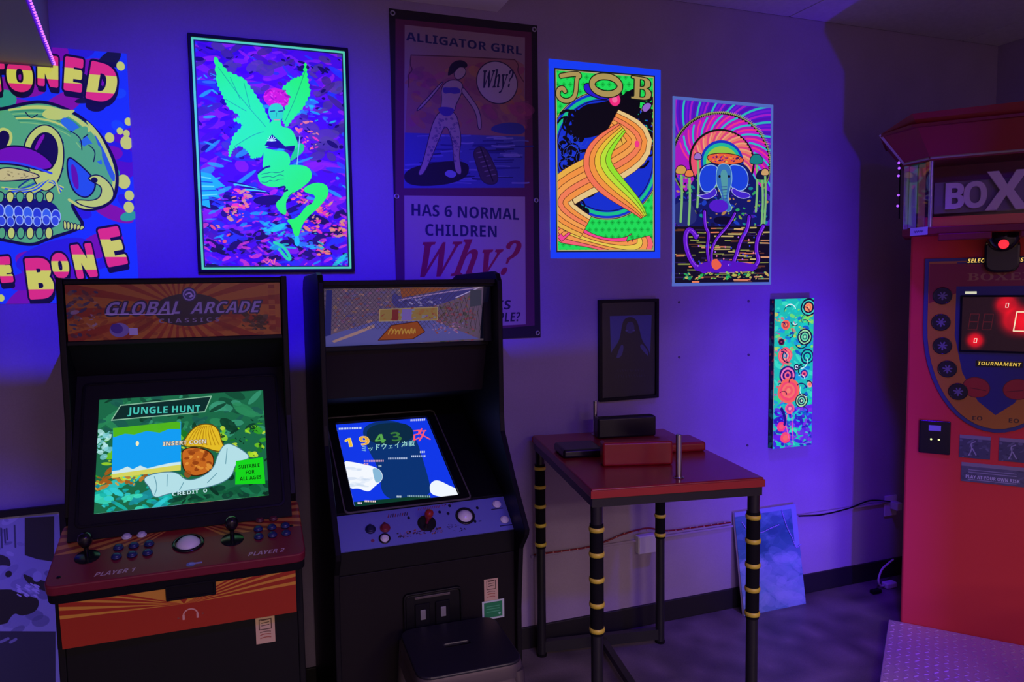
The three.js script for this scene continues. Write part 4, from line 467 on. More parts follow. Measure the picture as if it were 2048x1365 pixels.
// ------------------------------------------------------------------ arcade cabinet with the sky screen
{
  const t = thing('arcade_cabinet', 'black arcade cabinet with a blue control panel and a blue sky screen', 'arcade machine', [0.56, 0, 0]);
  const prof = [[0.05, 0], [0.05, 1.71], [0.08, 1.745], [0.14, 1.76], [0.6, 1.766], [0.645, 1.757], [0.664, 1.732], [0.668, 1.7], [0.667, 1.26], [0.676, 1.195], [0.78, 1.05], [0.905, 0.905], [0.9, 0.885], [0.845, 0.82], [0.82, 0.6], [0.82, 0]];
  obj('side_panel', sidePanel(prof, -0.317, 0.018), M.black, t); obj('side_panel', sidePanel(prof, 0.299, 0.018), M.black, t);
  obj('body', [bx(0.598, 0.8, 0.73, 0, 0.4, 0.43), bx(0.598, 0.9, 0.02, 0, 1.25, 0.07)], M.blackMatt, t); obj('top_panel', bx(0.598, 0.016, 0.57, 0, 1.73, 0.36, 0.002), M.black, t);
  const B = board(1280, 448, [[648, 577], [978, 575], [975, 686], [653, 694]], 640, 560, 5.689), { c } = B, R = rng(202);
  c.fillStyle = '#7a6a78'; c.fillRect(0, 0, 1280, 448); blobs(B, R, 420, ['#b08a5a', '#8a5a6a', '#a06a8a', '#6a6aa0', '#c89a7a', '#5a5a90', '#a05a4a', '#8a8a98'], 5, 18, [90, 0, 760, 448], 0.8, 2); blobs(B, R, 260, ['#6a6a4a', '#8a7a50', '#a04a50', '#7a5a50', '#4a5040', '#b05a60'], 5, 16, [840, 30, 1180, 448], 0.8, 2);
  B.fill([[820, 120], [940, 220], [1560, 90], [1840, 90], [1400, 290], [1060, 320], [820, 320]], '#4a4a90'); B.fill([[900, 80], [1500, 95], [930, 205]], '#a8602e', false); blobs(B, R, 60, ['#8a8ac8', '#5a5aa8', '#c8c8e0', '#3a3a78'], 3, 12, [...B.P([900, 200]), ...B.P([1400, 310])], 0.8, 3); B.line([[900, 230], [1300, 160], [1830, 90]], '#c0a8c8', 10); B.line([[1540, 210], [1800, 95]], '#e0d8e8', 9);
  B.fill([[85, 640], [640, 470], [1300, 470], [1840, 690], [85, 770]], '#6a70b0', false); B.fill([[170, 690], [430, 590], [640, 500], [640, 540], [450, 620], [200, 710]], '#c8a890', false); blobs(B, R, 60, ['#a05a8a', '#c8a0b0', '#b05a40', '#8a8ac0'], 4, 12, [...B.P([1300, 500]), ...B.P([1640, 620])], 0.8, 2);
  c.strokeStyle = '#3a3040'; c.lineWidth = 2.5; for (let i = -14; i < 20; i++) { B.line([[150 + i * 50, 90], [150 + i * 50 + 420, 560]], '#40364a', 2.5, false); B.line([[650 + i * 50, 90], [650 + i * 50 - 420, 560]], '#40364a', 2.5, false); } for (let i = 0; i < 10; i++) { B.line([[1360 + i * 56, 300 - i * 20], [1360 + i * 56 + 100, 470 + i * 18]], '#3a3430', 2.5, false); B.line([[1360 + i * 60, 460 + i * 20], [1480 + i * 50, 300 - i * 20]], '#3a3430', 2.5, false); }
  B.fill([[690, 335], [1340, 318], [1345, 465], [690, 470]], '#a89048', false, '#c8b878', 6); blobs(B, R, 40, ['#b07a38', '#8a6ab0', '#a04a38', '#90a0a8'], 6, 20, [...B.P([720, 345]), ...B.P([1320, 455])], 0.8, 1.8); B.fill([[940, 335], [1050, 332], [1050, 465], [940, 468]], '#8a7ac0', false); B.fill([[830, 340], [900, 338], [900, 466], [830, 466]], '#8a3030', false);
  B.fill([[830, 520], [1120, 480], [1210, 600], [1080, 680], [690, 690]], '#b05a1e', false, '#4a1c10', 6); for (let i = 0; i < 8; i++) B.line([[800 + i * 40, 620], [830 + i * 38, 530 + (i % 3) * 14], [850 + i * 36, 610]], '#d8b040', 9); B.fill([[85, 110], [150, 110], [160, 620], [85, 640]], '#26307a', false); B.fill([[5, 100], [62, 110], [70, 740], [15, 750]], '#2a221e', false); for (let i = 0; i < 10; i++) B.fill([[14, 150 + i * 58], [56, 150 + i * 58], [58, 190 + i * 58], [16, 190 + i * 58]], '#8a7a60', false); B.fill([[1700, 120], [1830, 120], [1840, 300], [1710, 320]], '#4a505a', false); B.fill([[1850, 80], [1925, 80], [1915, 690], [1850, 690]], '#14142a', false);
  const S0 = slope([0.545, 1.512], [0.612, 1.712]); slab('glowing_marquee', 0.585, S0, 0.006, printMat(B, 0.25, 0.14), t, -0.005, 0.004);   // a dim glow is set in the print slab('marquee_backing', 0.598, S0, 0.014, M.blackMatt, t, 0, -0.003);
  obj('marquee_trim', [bx(0.598, 0.016, 0.04, 0, 1.72, 0.612, 0.003), bx(0.598, 0.016, 0.036, 0, 1.505, 0.545, 0.003), bx(0.03, 0.2, 0.01, 0.284, 1.612, 0.592, 0.002)], M.black, t);
  slab('speaker_panel', 0.598, slope([0.47, 1.32], [0.53, 1.498]), 0.012, M.brownPanel, t); slab('monitor_shroud', 0.598, slope([0.1, 1.238], [0.46, 1.318]), 0.01, M.blackMatt, t);
  const S1 = slope([0.7, 0.971], [0.1, 1.236]), ctr = -0.041; const fr = rrect(0.598, S1.L, 0.003, 0, 0); const s0 = Math.hypot(0.7 - 0.675, 0.012), sm0 = Math.hypot(0.7 - 0.672, 0.983 - 0.971), sm1 = Math.hypot(0.7 - 0.215, 1.185 - 0.971); fr.holes.push(rrect(0.368, sm1 - sm0 + 0.008, 0.012, ctr, (sm0 + sm1) / 2 - S1.L / 2, THREE.Path)); onSlope(obj('monitor_bezel', ext(fr, 0.012, 0.002).translate(0, 0, -0.012), M.black, t), S1, 0, S1.L / 2);
  const rim = rrect(0.44, sm1 - sm0 + 0.075, 0.02, ctr, (sm0 + sm1) / 2 - S1.L / 2); rim.holes.push(rrect(0.43, sm1 - sm0 + 0.065, 0.018, ctr, (sm0 + sm1) / 2 - S1.L / 2, THREE.Path)); onSlope(obj('bezel_rim', ext(rim, 0.005, 0.001), std([0.12, 0.11, 0.1], 0.4), t), S1, 0, S1.L / 2);
  const Q = board(800, 1100, [[670, 843], [850, 838], [918, 985], [712, 1015]], 660, 830, 6.826), q = Q.c, R1 = rng(9);
  q.fillStyle = '#1238e8'; q.fillRect(0, 0, 800, 1100); Q.fill([[420, 80], [1090, 60], [1400, 900], [1410, 1090], [760, 1180], [700, 700], [520, 420]], '#0c3272', true); Q.fill([[480, 110], [1100, 90], [1180, 360], [560, 400]], '#0c2a44', true); Q.fill([[340, 1180], [1400, 1060], [1420, 1120], [360, 1270]], '#0c3a2c', false);
  Q.fill([[160, 590], [300, 605], [520, 650], [640, 680], [740, 740], [760, 860], [640, 950], [570, 1030], [480, 1010], [400, 980], [260, 1000]], '#f4f8ff', true); Q.fill([[600, 680], [720, 720], [760, 850], [660, 920], [620, 800]], '#88b8d8'); Q.fill([[1380, 930], [1440, 860], [1520, 865], [1640, 930], [1740, 970], [1780, 1080], [1420, 1080]], '#f0f6ff', true); blobs(Q, R1, 16, ['#c8d8f0', '#dce8f8'], 10, 40, [...Q.P([220, 680]), ...Q.P([560, 940])], 0.6, 2.5);
  ['1', '9', '4', '3'].forEach((ch, i) => Q.text(ch, [265 + i * 218, 340 - i * 20], 120, ['#f0c038', '#e8a840', '#58a850', '#3a7a40'][i], { w: 150, stroke: ['#fff0b0', '#ffe0a0', '#204a28', '#1a3a24'][i], sw: 7 }));
  // katakana and kanji by stroke
  const K = (strokes, x, y, s, col, w) => strokes.forEach((l) => Q.line(l.map(([a, b]) => [x + a * s, y + b * s - a * s * 0.09]), col, w, false)); const cy = '#9ad8d0';
  [[[[0.2, 0.1], [0.8, 0.25]], [[0.15, 0.45], [0.75, 0.6]], [[0.1, 0.75], [0.8, 0.95]]], [[[0.1, 0.5], [0.2, 0.65]], [[0.4, 0.45], [0.5, 0.6]], [[0.8, 0.45], [0.7, 0.8], [0.4, 0.98]]], [[[0.35, 0], [0.35, 1]], [[0.35, 0.35], [0.75, 0.6]], [[0.65, 0.05], [0.72, 0.2]], [[0.85, 0], [0.92, 0.15]]], [[[0.5, 0], [0.5, 0.2]], [[0.15, 0.5], [0.15, 0.22], [0.9, 0.22], [0.8, 0.6], [0.4, 0.98]]], [[[0.25, 0.5], [0.75, 0.5]], [[0.5, 0.5], [0.5, 0.95]], [[0.15, 0.95], [0.85, 0.95]]], [[[0.8, 0], [0.5, 0.35], [0.1, 0.55]], [[0.55, 0.35], [0.55, 1]]], [[[0.1, 0.1], [0.2, 0.25]], [[0.05, 0.95], [0.25, 0.6]], [[0.5, 0], [0.4, 0.25], [0.95, 0.2]], [[0.45, 0.35], [0.4, 0.85], [0.9, 0.85], [0.9, 0.35], [0.45, 0.35]], [[0.35, 0.6], [1, 0.6]]], [[[0.1, 0.2], [0.5, 0.2], [0.5, 0.6], [0.1, 0.6], [0.1, 0.2]], [[0.3, 0.2], [0.3, 1]], [[0.05, 0.8], [0.55, 0.8]], [[0.55, 0.35], [1, 0.3]], [[0.7, 0], [0.8, 0.6], [1, 1]], [[0.95, 0.5], [0.6, 0.95]]]].forEach((s, i) => K(s, 445 + i * 92, 395 - i * 8, 72, cy, 7));
  K([[[0, 0.1], [0.45, 0.1], [0.45, 0.4], [0.05, 0.45], [0.05, 0.9], [0.45, 0.75]], [[0.65, 0], [0.5, 0.35]], [[0.6, 0.2], [1, 0.2]], [[0.9, 0.2], [0.75, 0.6], [0.5, 1]], [[0.6, 0.45], [1.4, 0.98]]], 1150, 200, 150, '#ff5a70', 15);
  for (const [y, x0, x1, col] of [[150, 110, 430, '#c8d8f0'], [80, 1100, 1290, '#d8e0f8'], [600, 480, 760, '#c89ab8'], [570, 820, 1070, '#a8b8d8'], [545, 1130, 1320, '#b8c8e8'], [490, 1240, 1300, '#c8d8f0'], [1080, 1100, 1400, '#88a8b8'], [1090, 955, 1010, '#b8c8d8'], [1165, 500, 660, '#f8d8d8'], [1195, 395, 450, '#f0d8f0'], [640, 480, 540, '#e8a8b8'], [670, 690, 720, '#c8d8d8']]) for (let x = x0; x < x1; x += 24) Q.fill([[x, y - 14], [x + 16, y - 15], [x + 17, y + 10], [x + 1, y + 12]], col, false);
  const st = tex(Q.cv), sm = new THREE.MeshPhysicalMaterial({ color: 0x020202, roughness: 0.06, specularIntensity: 0.4, emissive: 0xffffff, emissiveMap: st, emissiveIntensity: 1.0 }), S2 = slope([0.672, 0.983], [0.215, 1.185]);
  slab('screen', 0.362, S2, 0.003, sm, t, ctr, -0.008);
  { const L = new THREE.RectAreaLight(new THREE.Color().setRGB(0.35, 0.5, 1), 0.3, 0.34, 0.46); L.name = 'sky_screen_light'; onSlope(L, S2, 0.56 + ctr, S2.L / 2, 0.008); const nrm = new THREE.Vector3(0, -Math.sin(S2.th), Math.cos(S2.th)); L.rotation.set(0, 0, 0); L.lookAt(L.position.clone().add(nrm)); scene.add(L); }
  // control panel
  const S3 = slope([0.8, 0.875], [0.69, 0.965]), C = board(1200, 284, [[-300, 0], [300, 0], [300, 142], [-300, 142]]), cc = C.c, R3 = rng(4);
  cc.fillStyle = '#6c74c0'; cc.fillRect(0, 0, 1200, 284); const mini = (x, y, n, cols) => blobs(C, R3, n, cols, 2, 7, [...C.P([x - 22, y - 10]), ...C.P([x + 22, y + 10])], 0.95, 2);
  for (const [x, y] of [[-78, 108], [-28, 106], [32, 108]]) mini(x, y, 34, ['#2a1c2c', '#7a2c34', '#a05a4a', '#1a1424', '#8a3a3a']); mini(88, 100, 16, ['#4a3a5a', '#3a3a7a']); mini(110, 116, 10, ['#1a1a38', '#2a2a4a']); for (let i = 0; i < 9; i++) C.line([[-120 + i * 8, 34], [-116 + i * 8, 20 + R3() * 6]], i % 3 ? '#3a2a58' : '#7a2a48', 7); for (let i = 0; i < 10; i++) C.line([[-14 + i * 8, 20], [-9 + i * 8, 12]], '#9a3a4a', 5); mini(90, 14, 8, ['#a03038', '#702030']); for (const [x, y] of [[-52, 46], [58, 38], [86, 48], [194, 40], [172, 92], [98, 18]]) C.oval([x, y], 5, 6, '#141830'); for (const [x, y, w] of [[264, 52, 44], [280, 122, 52], [190, 92, 10]]) { cc.fillStyle = '#1c1c3c'; const p = C.P([x - w / 2, y]); cc.fillRect(p[0], p[1], w * 2, 7); } C.oval([-184, 56], 6, 6, '#141a50'); C.oval([-136, 56], 6, 6, '#501420'); C.oval([-184, 114], 6, 6, '#7a3a5a');
  slab('control_panel', 0.597, S3, 0.01, printMat(C, 0, 0.4), t); const at = (s) => S3.L - s;
  button(t, S3, -0.184, at(0.072), std([0.01, 0.012, 0.06], 0.3), 0.017); button(t, S3, -0.136, at(0.074), std([0.2, 0.02, 0.03], 0.3), 0.017); button(t, S3, -0.144, at(0.113), M.whiteGloss, 0.014); onSlope(obj('button_ring', lathe([[0.0145, 0], [0.019, 0], [0.019, 0.003], [0.0145, 0.004]], 20).rotateX(Math.PI / 2), M.blackGloss, t), S3, -0.144, at(0.113)); button(t, S3, 0.266, at(0.036), M.whiteGloss, 0.0155); button(t, S3, 0.276, at(0.102), M.whiteGloss, 0.0155);
  joystick(t, S3, 0.005, at(0.075), std([0.34, 0.02, 0.015], 0.25), 0.06, true); onSlope(obj('trackball_ring', lathe([[0.026, 0], [0.034, 0], [0.034, 0.003], [0.03, 0.005], [0.026, 0.004]], 32).rotateX(Math.PI / 2), M.blackGloss, t), S3, 0.142, at(0.067)); onSlope(obj('trackball', new THREE.SphereGeometry(0.03, 28, 18).translate(0, 0, -0.015), M.whiteGloss, t), S3, 0.142, at(0.067));
  slab('panel_lip', 0.598, slope([0.8, 0.8], [0.802, 0.872]), 0.02, M.black, t); obj('corner_latch', bx(0.02, 0.02, 0.012, -0.305, 0.855, 0.812, 0.003), M.gunmetal, t);
  obj('lower_front', bx(0.598, 0.796, 0.012, 0, 0.398, 0.7945, 0.002), dull([0.009, 0.007, 0.007], 0.6), t);
  // coin door
  const cd = obj('coin_door', ext(rrect(0.184, 0.2, 0.015), 0.01, 0.002).translate(0.006, 0.6, 0.8), M.black, t); obj('coin_door_frame', ext((() => { const s = rrect(0.2, 0.216, 0.02); s.holes.push(rrect(0.186, 0.202, 0.015, 0, 0, THREE.Path)); return s; })(), 0.014, 0.002).translate(0.006, 0.6, 0.8), M.black, t);
  for (const x of [-0.032, 0.037]) { obj('coin_slot', bx(0.05, 0.08, 0.008, x, 0.63, 0.813, 0.004), M.blackMatt, cd); obj('coin_button', bx(0.018, 0.034, 0.004, x + 0.001, 0.634, 0.8185, 0.002), std([0.24, 0.24, 0.22], 0.4), cd); } obj('door_bar', bx(0.12, 0.008, 0.004, 0.004, 0.69, 0.811, 0.001), M.gunmetal, cd);
}
// ------------------------------------------------------------------ metal stool
{
  const t = thing('metal_stool', 'dark backless metal stool with a handle slot in its rounded square seat', 'stool', [0.59, 0, 1.03], -0.03), H = 0.62, w = 0.315;
  const s = rrect(w, w, 0.055); const hole = rrect(0.085, 0.022, 0.0109, -0.005, 0.01, THREE.Path); s.holes.push(hole); obj('seat', ext(s, 0.012, 0.004).rotateX(-Math.PI / 2).translate(0, H - 0.012, 0), M.seat, t);
  const ring = (y, k, r) => rrect(w * k, w * k, r).getPoints(8).map((p) => [p.x, y, -p.y]); const lay = [ring(H - 0.008, 1, 0.055), ring(H - 0.02, 1.022, 0.057), ring(H - 0.045, 1.028, 0.058), ring(H - 0.05, 1.012, 0.056), ring(H - 0.085, 1.06, 0.06)], pos = [], idx = []; lay.forEach((l) => l.forEach((p) => pos.push(...p))); const n = lay[0].length; for (let j = 0; j + 1 < lay.length; j++) for (let i = 0; i < n; i++) { const a = j * n + i, b = j * n + (i + 1) % n; idx.push(a, a + n, b, b, a + n, b + n); }
  const g = new THREE.BufferGeometry(); g.setAttribute('position', new THREE.Float32BufferAttribute(pos, 3)); g.setIndex(idx); g.computeVertexNormals(); obj('apron', g, new THREE.MeshStandardMaterial({ color: M.gunmetal.color, roughness: 0.4, metalness: 0.5, side: THREE.DoubleSide }), t);
  for (const [sx, sz] of [[-1, -1], [1, -1], [-1, 1], [1, 1]]) { const a = [sx * 0.138, H - 0.03, sz * 0.138], b = [sx * 0.18, 0.01, sz * 0.178], m = obj('leg', new THREE.CylinderGeometry(0.022, 0.012, Math.hypot(b[0] - a[0], b[1] - a[1], b[2] - a[2]), 10), M.gunmetal, t), A = new THREE.Vector3(...a), Bv = new THREE.Vector3(...b); m.position.copy(A).add(Bv).multiplyScalar(0.5); m.quaternion.setFromUnitVectors(new THREE.Vector3(0, 1, 0), A.clone().sub(Bv).normalize()); obj('foot_cap', cyl(0.014, 0.014, sx * 0.18, 0.007, sz * 0.178, 'y', 12), M.blackMatt, t); }
  const rs = (y, k) => { const pts = [[-1, -1], [1, -1], [1, 1], [-1, 1]].map(([a, b]) => [a * k, y, b * k]); return pts.map((p, i) => { const q = pts[(i + 1) % 4]; return new THREE.TubeGeometry(new THREE.LineCurve3(new THREE.Vector3(...p), new THREE.Vector3(...q)), 2, 0.007, 8); }); }; obj('stretcher', rs(0.28, 0.158), M.gunmetal, t);
}
// ------------------------------------------------------------------ arm wrestling table
{
  const TW = 0.632, TD = 0.905, H = 1.03, rot = -9.5 * Math.PI / 180, t = thing('arm_wrestling_table', 'red topped arm wrestling table with gold ringed black tube legs', 'table', [1.467, 0, 0.5585], rot);
  obj('table_top', bx(TW, 0.034, TD, 0, H - 0.017, 0, 0.006), M.redVinyl, t); for (const k of [1, -1]) obj('top_edge_band', bx(TW + 0.004, 0.026, 0.004, 0, H - 0.02, k * (TD / 2 + 0.001), 0.001), M.redEdge, t);
  obj('frame_rail', [bx(TW - 0.01, 0.03, 0.03, 0, H - 0.05, TD / 2 - 0.02), bx(TW - 0.01, 0.03, 0.03, 0, H - 0.05, -TD / 2 + 0.02), bx(0.03, 0.03, TD - 0.05, TW / 2 - 0.02, H - 0.05, 0), bx(0.03, 0.03, TD - 0.05, -TW / 2 + 0.02, H - 0.05, 0)], M.tubeBlack, t);
  const ringG = lathe([[0.021, -0.0075], [0.0262, -0.0075], [0.0275, 0], [0.0262, 0.0075], [0.021, 0.0075]], 20);
  for (const sx of [-1, 1]) for (const sz of [-1, 1]) { const x = sx * (TW / 2 - 0.026), z = sz * (TD / 2 - 0.026), L = obj('leg', cyl(0.021, H - 0.035 - 0.01, x, (H - 0.025) / 2, z, 'y', 20), M.tubeBlack, t); for (const y of [0.884, 0.797, 0.708, 0.62, 0.53]) obj('gold_ring', ringG, M.gold, L).position.set(x, y, z); obj('grip_sleeve', cyl(0.0235, 0.39, x, 0.707, z, 'y', 20), M.blackMatt, L); obj('foot', cyl(0.023, 0.012, x, 0.006, z, 'y', 16), M.blackMatt, L); }
  for (const k of [-1, 1]) obj('stretcher', bx(TW - 0.08, 0.05, 0.03, 0, 0.045, k * (TD / 2 - 0.026)), M.tubeBlack, t);
  obj('stretcher', bx(0.03, 0.03, TD - 0.082, 0, 0.045, 0), M.tubeBlack, t);
  const pad = (name, w, h, d, x, z, m, turn = 0, r = 0.012) => { const p = obj(name, bx(w, h, d, 0, h / 2, 0, r), m, t); p.position.set(x, H, z); p.rotation.y = turn; return p; };
  const red2 = new THREE.MeshPhysicalMaterial({ color: new THREE.Color().setRGB(0.36, 0.014, 0.016), roughness: 0.32, clearcoat: 0.2 });
  pad('pin_pad', 0.268, 0.092, 0.06, -0.05, 0.165, red2, -0.12, 0.01).userData.label = 'red upholstered pin pad'; pad('pin_pad', 0.275, 0.092, 0.06, 0.082, -0.33, M.blackVinyl, 0.02, 0.01).userData.label = 'black upholstered pin pad';
  pad('elbow_pad', 0.165, 0.036, 0.16, -0.215, -0.055, M.blackVinyl).userData.label = 'low black elbow pad'; pad('elbow_pad', 0.165, 0.04, 0.16, 0.216, -0.045, red2).userData.label = 'low red elbow pad';
  for (const [x, z] of [[0.025, 0.385], [-0.035, -0.4]]) { const p = obj('hand_peg', lathe([[0.0001, 0.155], [0.0085, 0.155], [0.0105, 0.152], [0.0105, 0.004], [0.018, 0.003], [0.018, 0], [0.0001, 0]], 20), M.chrome, t); p.position.set(x, H, z); }
}
// ------------------------------------------------------------------ wall boxes and wires
{
  const t = thing('junction_box', 'white surface mounted wall box behind the red table', 'electrical box', [1.843, 0.38, 0]); obj('box', bx(0.1, 0.092, 0.036, 0, 0.046, 0.0195, 0.006), M.white, t); obj('cover_plate', bx(0.092, 0.084, 0.003, 0, 0.046, 0.039, 0.001), M.white, t);
  const o = thing('wall_outlet', 'white wall outlet with a plug beside the boxing machine', 'outlet', [3.46, 0.36, 0]); obj('plate', bx(0.09, 0.12, 0.008, 0, 0.06, 0.005, 0.003), M.white, o); obj('plug', bx(0.04, 0.045, 0.05, 0.012, 0.065, 0.035, 0.006), M.white, o);
  const g = thing('red_light_cord', 'thin red unlit rope light strung along the wall behind the red table', 'cord'); obj('cord', tube([[1.25, 0.452, 0.014], [1.4, 0.45, 0.016], [1.55, 0.452, 0.016], [1.64, 0.47, 0.018], [1.72, 0.49, 0.02], [1.86, 0.5, 0.016], [1.95, 0.475, 0.016], [2.15, 0.468, 0.016], [2.35, 0.466, 0.016]], 0.0042, 120, 7), std([0.22, 0.01, 0.02], 0.25), g);
  const R = rng(6), bead = new THREE.SphereGeometry(0.0042, 6, 5), bm = std([0.7, 0.3, 0.3], 0.15); for (let i = 0; i < 26; i++) { const x = 1.26 + i * 0.042, y = x < 1.58 ? 0.452 : x < 1.72 ? 0.452 + (x - 1.58) * 0.27 : x < 1.86 ? 0.496 : 0.47; obj('red_bead', bead, bm, g).position.set(x, y + (R() - 0.5) * 0.006, 0.021); }
  tag(obj('black_wire', tube([[2.79, 0.446, 0.02], [2.95, 0.432, 0.016], [3.15, 0.445, 0.014], [3.3, 0.47, 0.014], [3.44, 0.45, 0.02]], 0.004, 50, 6), M.blackMatt), 'thin dark wire drooping along the wall to the outlet', 'wire');
  const w = thing('power_adapter', 'white power adapter with a looped cable on the floor beside the boxing machine', 'adapter', [3.31, 0, 0.12]); obj('block', bx(0.075, 0.032, 0.045, 0.03, 0.016, 0.0, 0.008), M.white, w); obj('cable', tube([[-0.006, 0.016, 0], [-0.035, 0.02, 0.005], [-0.055, 0.05, 0.005], [-0.02, 0.1, -0.01], [0.05, 0.122, -0.03], [0.11, 0.13, -0.05]], 0.0055, 50, 8), M.white, w);
  tag(obj('black_plug', bx(0.06, 0.02, 0.03, 3.21, 0.011, 0.15, 0.005), M.blackMatt), 'small black plug lying on the floor near the white adapter', 'plug');
}
// ------------------------------------------------------------------ boxing machine (its own axes: x along the front, z towards the player)
{
  const A = 50.5 * Math.PI / 180, WD = 0.72, t = thing('boxing_machine', 'tall red boxing arcade machine with a crowned marquee and red digit display', 'arcade machine', [3.0, 0, 0.496], -A), cx = 0.36;
  obj('cabinet', bx(WD, 1.93, 0.55, cx, 0.965, -0.275, 0.012), M.boxerRed, t);
  // foot platform
  const pl = obj('platform', bx(WD + 0.1, 0.03, 0.86, cx, 0.015, 0.434, 0.004), std([0.62, 0.46, 0.4], 0.5, 0.15), t); { const lug = new THREE.SphereGeometry(1, 6, 4).scale(0.016, 0.0028, 0.0048), gs = []; for (let i = 0; i < 22; i++) for (let j = 0; j < 23; j++) { const g = lug.clone().rotateY(((i + j) % 2 ? 1 : -1) * 0.785); g.translate(-0.03 + i * 0.0372, 0.03, 0.03 + j * 0.036); gs.push(g); } const l = obj('tread_pattern', gs, pl.material, pl); l.userData.kind = 'stuff'; }
  // marquee box
  const foot = [[-0.035, -0.3], [-0.035, 0.1], [0.072, 0.22], [WD - 0.072, 0.22], [WD + 0.035, 0.1], [WD + 0.035, -0.3]], Z = (p) => [p[0], -p[1]], plate = (pts, y, h) => ext(poly(pts.map(Z)), h, 0.002).rotateX(-Math.PI / 2).translate(0, y, 0);
  obj('marquee_floor', plate(foot, 1.915, 0.03), M.boxerDark, t); obj('marquee_roof', plate(foot, 2.235, 0.02), M.boxerDark, t); obj('marquee_back', bx(WD + 0.06, 0.3, 0.012, cx, 2.09, -0.02), std([0.16, 0.006, 0.02], 0.35), t);
  const grow = (k) => foot.map(([x, z]) => [cx + (x - cx) * (1 + k * 0.9), z < -0.2 ? z : z + 0.09 * (k / 0.28) * (z > 0.15 ? 1 : 0.35)]), lo = foot, hi = grow(0.28), pos = [], idx = []; for (let i = 0; i + 1 < lo.length; i++) { const q = [[...lo[i], 2.245], [...lo[i + 1], 2.245], [...hi[i + 1], i === 2 || i === 1 ? 2.43 : 2.385], [...hi[i], i === 2 || i === 3 ? 2.43 : 2.385]]; const b = pos.length / 3; q.forEach(([x, z, y]) => pos.push(x, y, z)); idx.push(b, b + 1, b + 2, b, b + 2, b + 3); }
  const cg = new THREE.BufferGeometry(); cg.setAttribute('position', new THREE.Float32BufferAttribute(pos, 3)); cg.setIndex(idx); cg.computeVertexNormals(); obj('crown', cg, new THREE.MeshStandardMaterial({ color: new THREE.Color().setRGB(0.26, 0.008, 0.012), roughness: 0.35, side: THREE.DoubleSide }), t); obj('crown_cap', ext(poly(hi.map(Z)), 0.012).rotateX(-Math.PI / 2).translate(0, 2.372, 0), M.boxerDark, t);
  { const e = []; for (let i = 1; i < 4; i++) e.push(new THREE.TubeGeometry(new THREE.LineCurve3(new THREE.Vector3(lo[i][0], 2.247, lo[i][1]), new THREE.Vector3(lo[i + 1][0], 2.247, lo[i + 1][1])), 2, 0.006, 6)); obj('crown_trim', e, std([0.34, 0.3, 0.2], 0.5), t); obj('crown_corner', [new THREE.TubeGeometry(new THREE.LineCurve3(new THREE.Vector3(lo[1][0], 2.25, lo[1][1]), new THREE.Vector3(hi[1][0], 2.385, hi[1][1])), 2, 0.008, 6)], std([0.4, 0.36, 0.3], 0.5), t); }
  const pane = (a, b, name) => { const w = Math.hypot(b[0] - a[0], b[1] - a[1]), m = obj(name, bx(w, 0.285, 0.004), M.clear, t); m.position.set((a[0] + b[0]) / 2, 2.09, (a[1] + b[1]) / 2); m.rotation.y = -Math.atan2(b[1] - a[1], b[0] - a[0]); return m; }; pane([0.074, 0.216], [WD - 0.074, 0.216], 'glass_pane'); pane([-0.031, 0.102], [0.072, 0.216], 'glass_pane'); pane([WD - 0.072, 0.216], [WD + 0.031, 0.102], 'glass_pane');
  for (const s of [0, 1]) { const X = (x) => (s ? WD - x : x); obj('corner_post', cyl(0.009, 0.29, X(0.078), 2.09, 0.205, 'y', 12), M.steel, t); obj('side_post', bx(0.02, 0.29, 0.02, X(-0.022), 2.09, 0.095, 0.003), std([0.4, 0.36, 0.3], 0.5), t); const st = obj('side_poster', bx(0.045, 0.28, 0.003), std([0.42, 0.44, 0.5], 0.5), t); st.position.set(X(0.006), 2.09, 0.125); st.rotation.y = (s ? 1 : -1) * 0.84; const so = obj('side_poster', bx(0.04, 0.28, 0.003), std([0.62, 0.28, 0.08], 0.5), t); so.position.set(X(0.042), 2.09, 0.162); so.rotation.y = (s ? 1 : -1) * 0.84; }
  const lt = std([0.66, 0.55, 0.55], 0.5); for (const [ch, x, size, sx, y] of [['B', 0.17, 0.112, 0.9, 2.08], ['O', 0.246, 0.112, 0.85, 2.08], ['E', 0.474, 0.112, 0.9, 2.08], ['R', 0.55, 0.112, 0.9, 2.08], ['X', cx, 0.165, 1.05, 2.09]]) { const m = obj('marquee_letter', text3(ch, size, 0.012).scale(sx, 1, 1), lt, t); m.position.set(x, y, ch === 'X' ? 0.17 : 0.155); } obj('letter_backing', [bx(0.54, 0.14, 0.006, cx, 2.075, 0.148, 0.003)], std([0.2, 0.16, 0.15], 0.5), t); obj('letter_shelf', bx(0.6, 0.05, 0.1, cx, 1.965, 0.13), M.boxerRed, t);
  label('notice_strip', 0.105, 0.035, [0, 0, 0], (B) => { B.c.fillStyle = '#c8ccd8'; B.c.fillRect(0, 0, B.W, B.H); for (let i = 0; i < 9; i++) { B.c.fillStyle = '#4a4a68'; B.c.fillRect(36 + i * 10, 20 + (i % 2) * 3, 7, 13); } }, 'small white notice strip stuck under the boxing machine marquee');
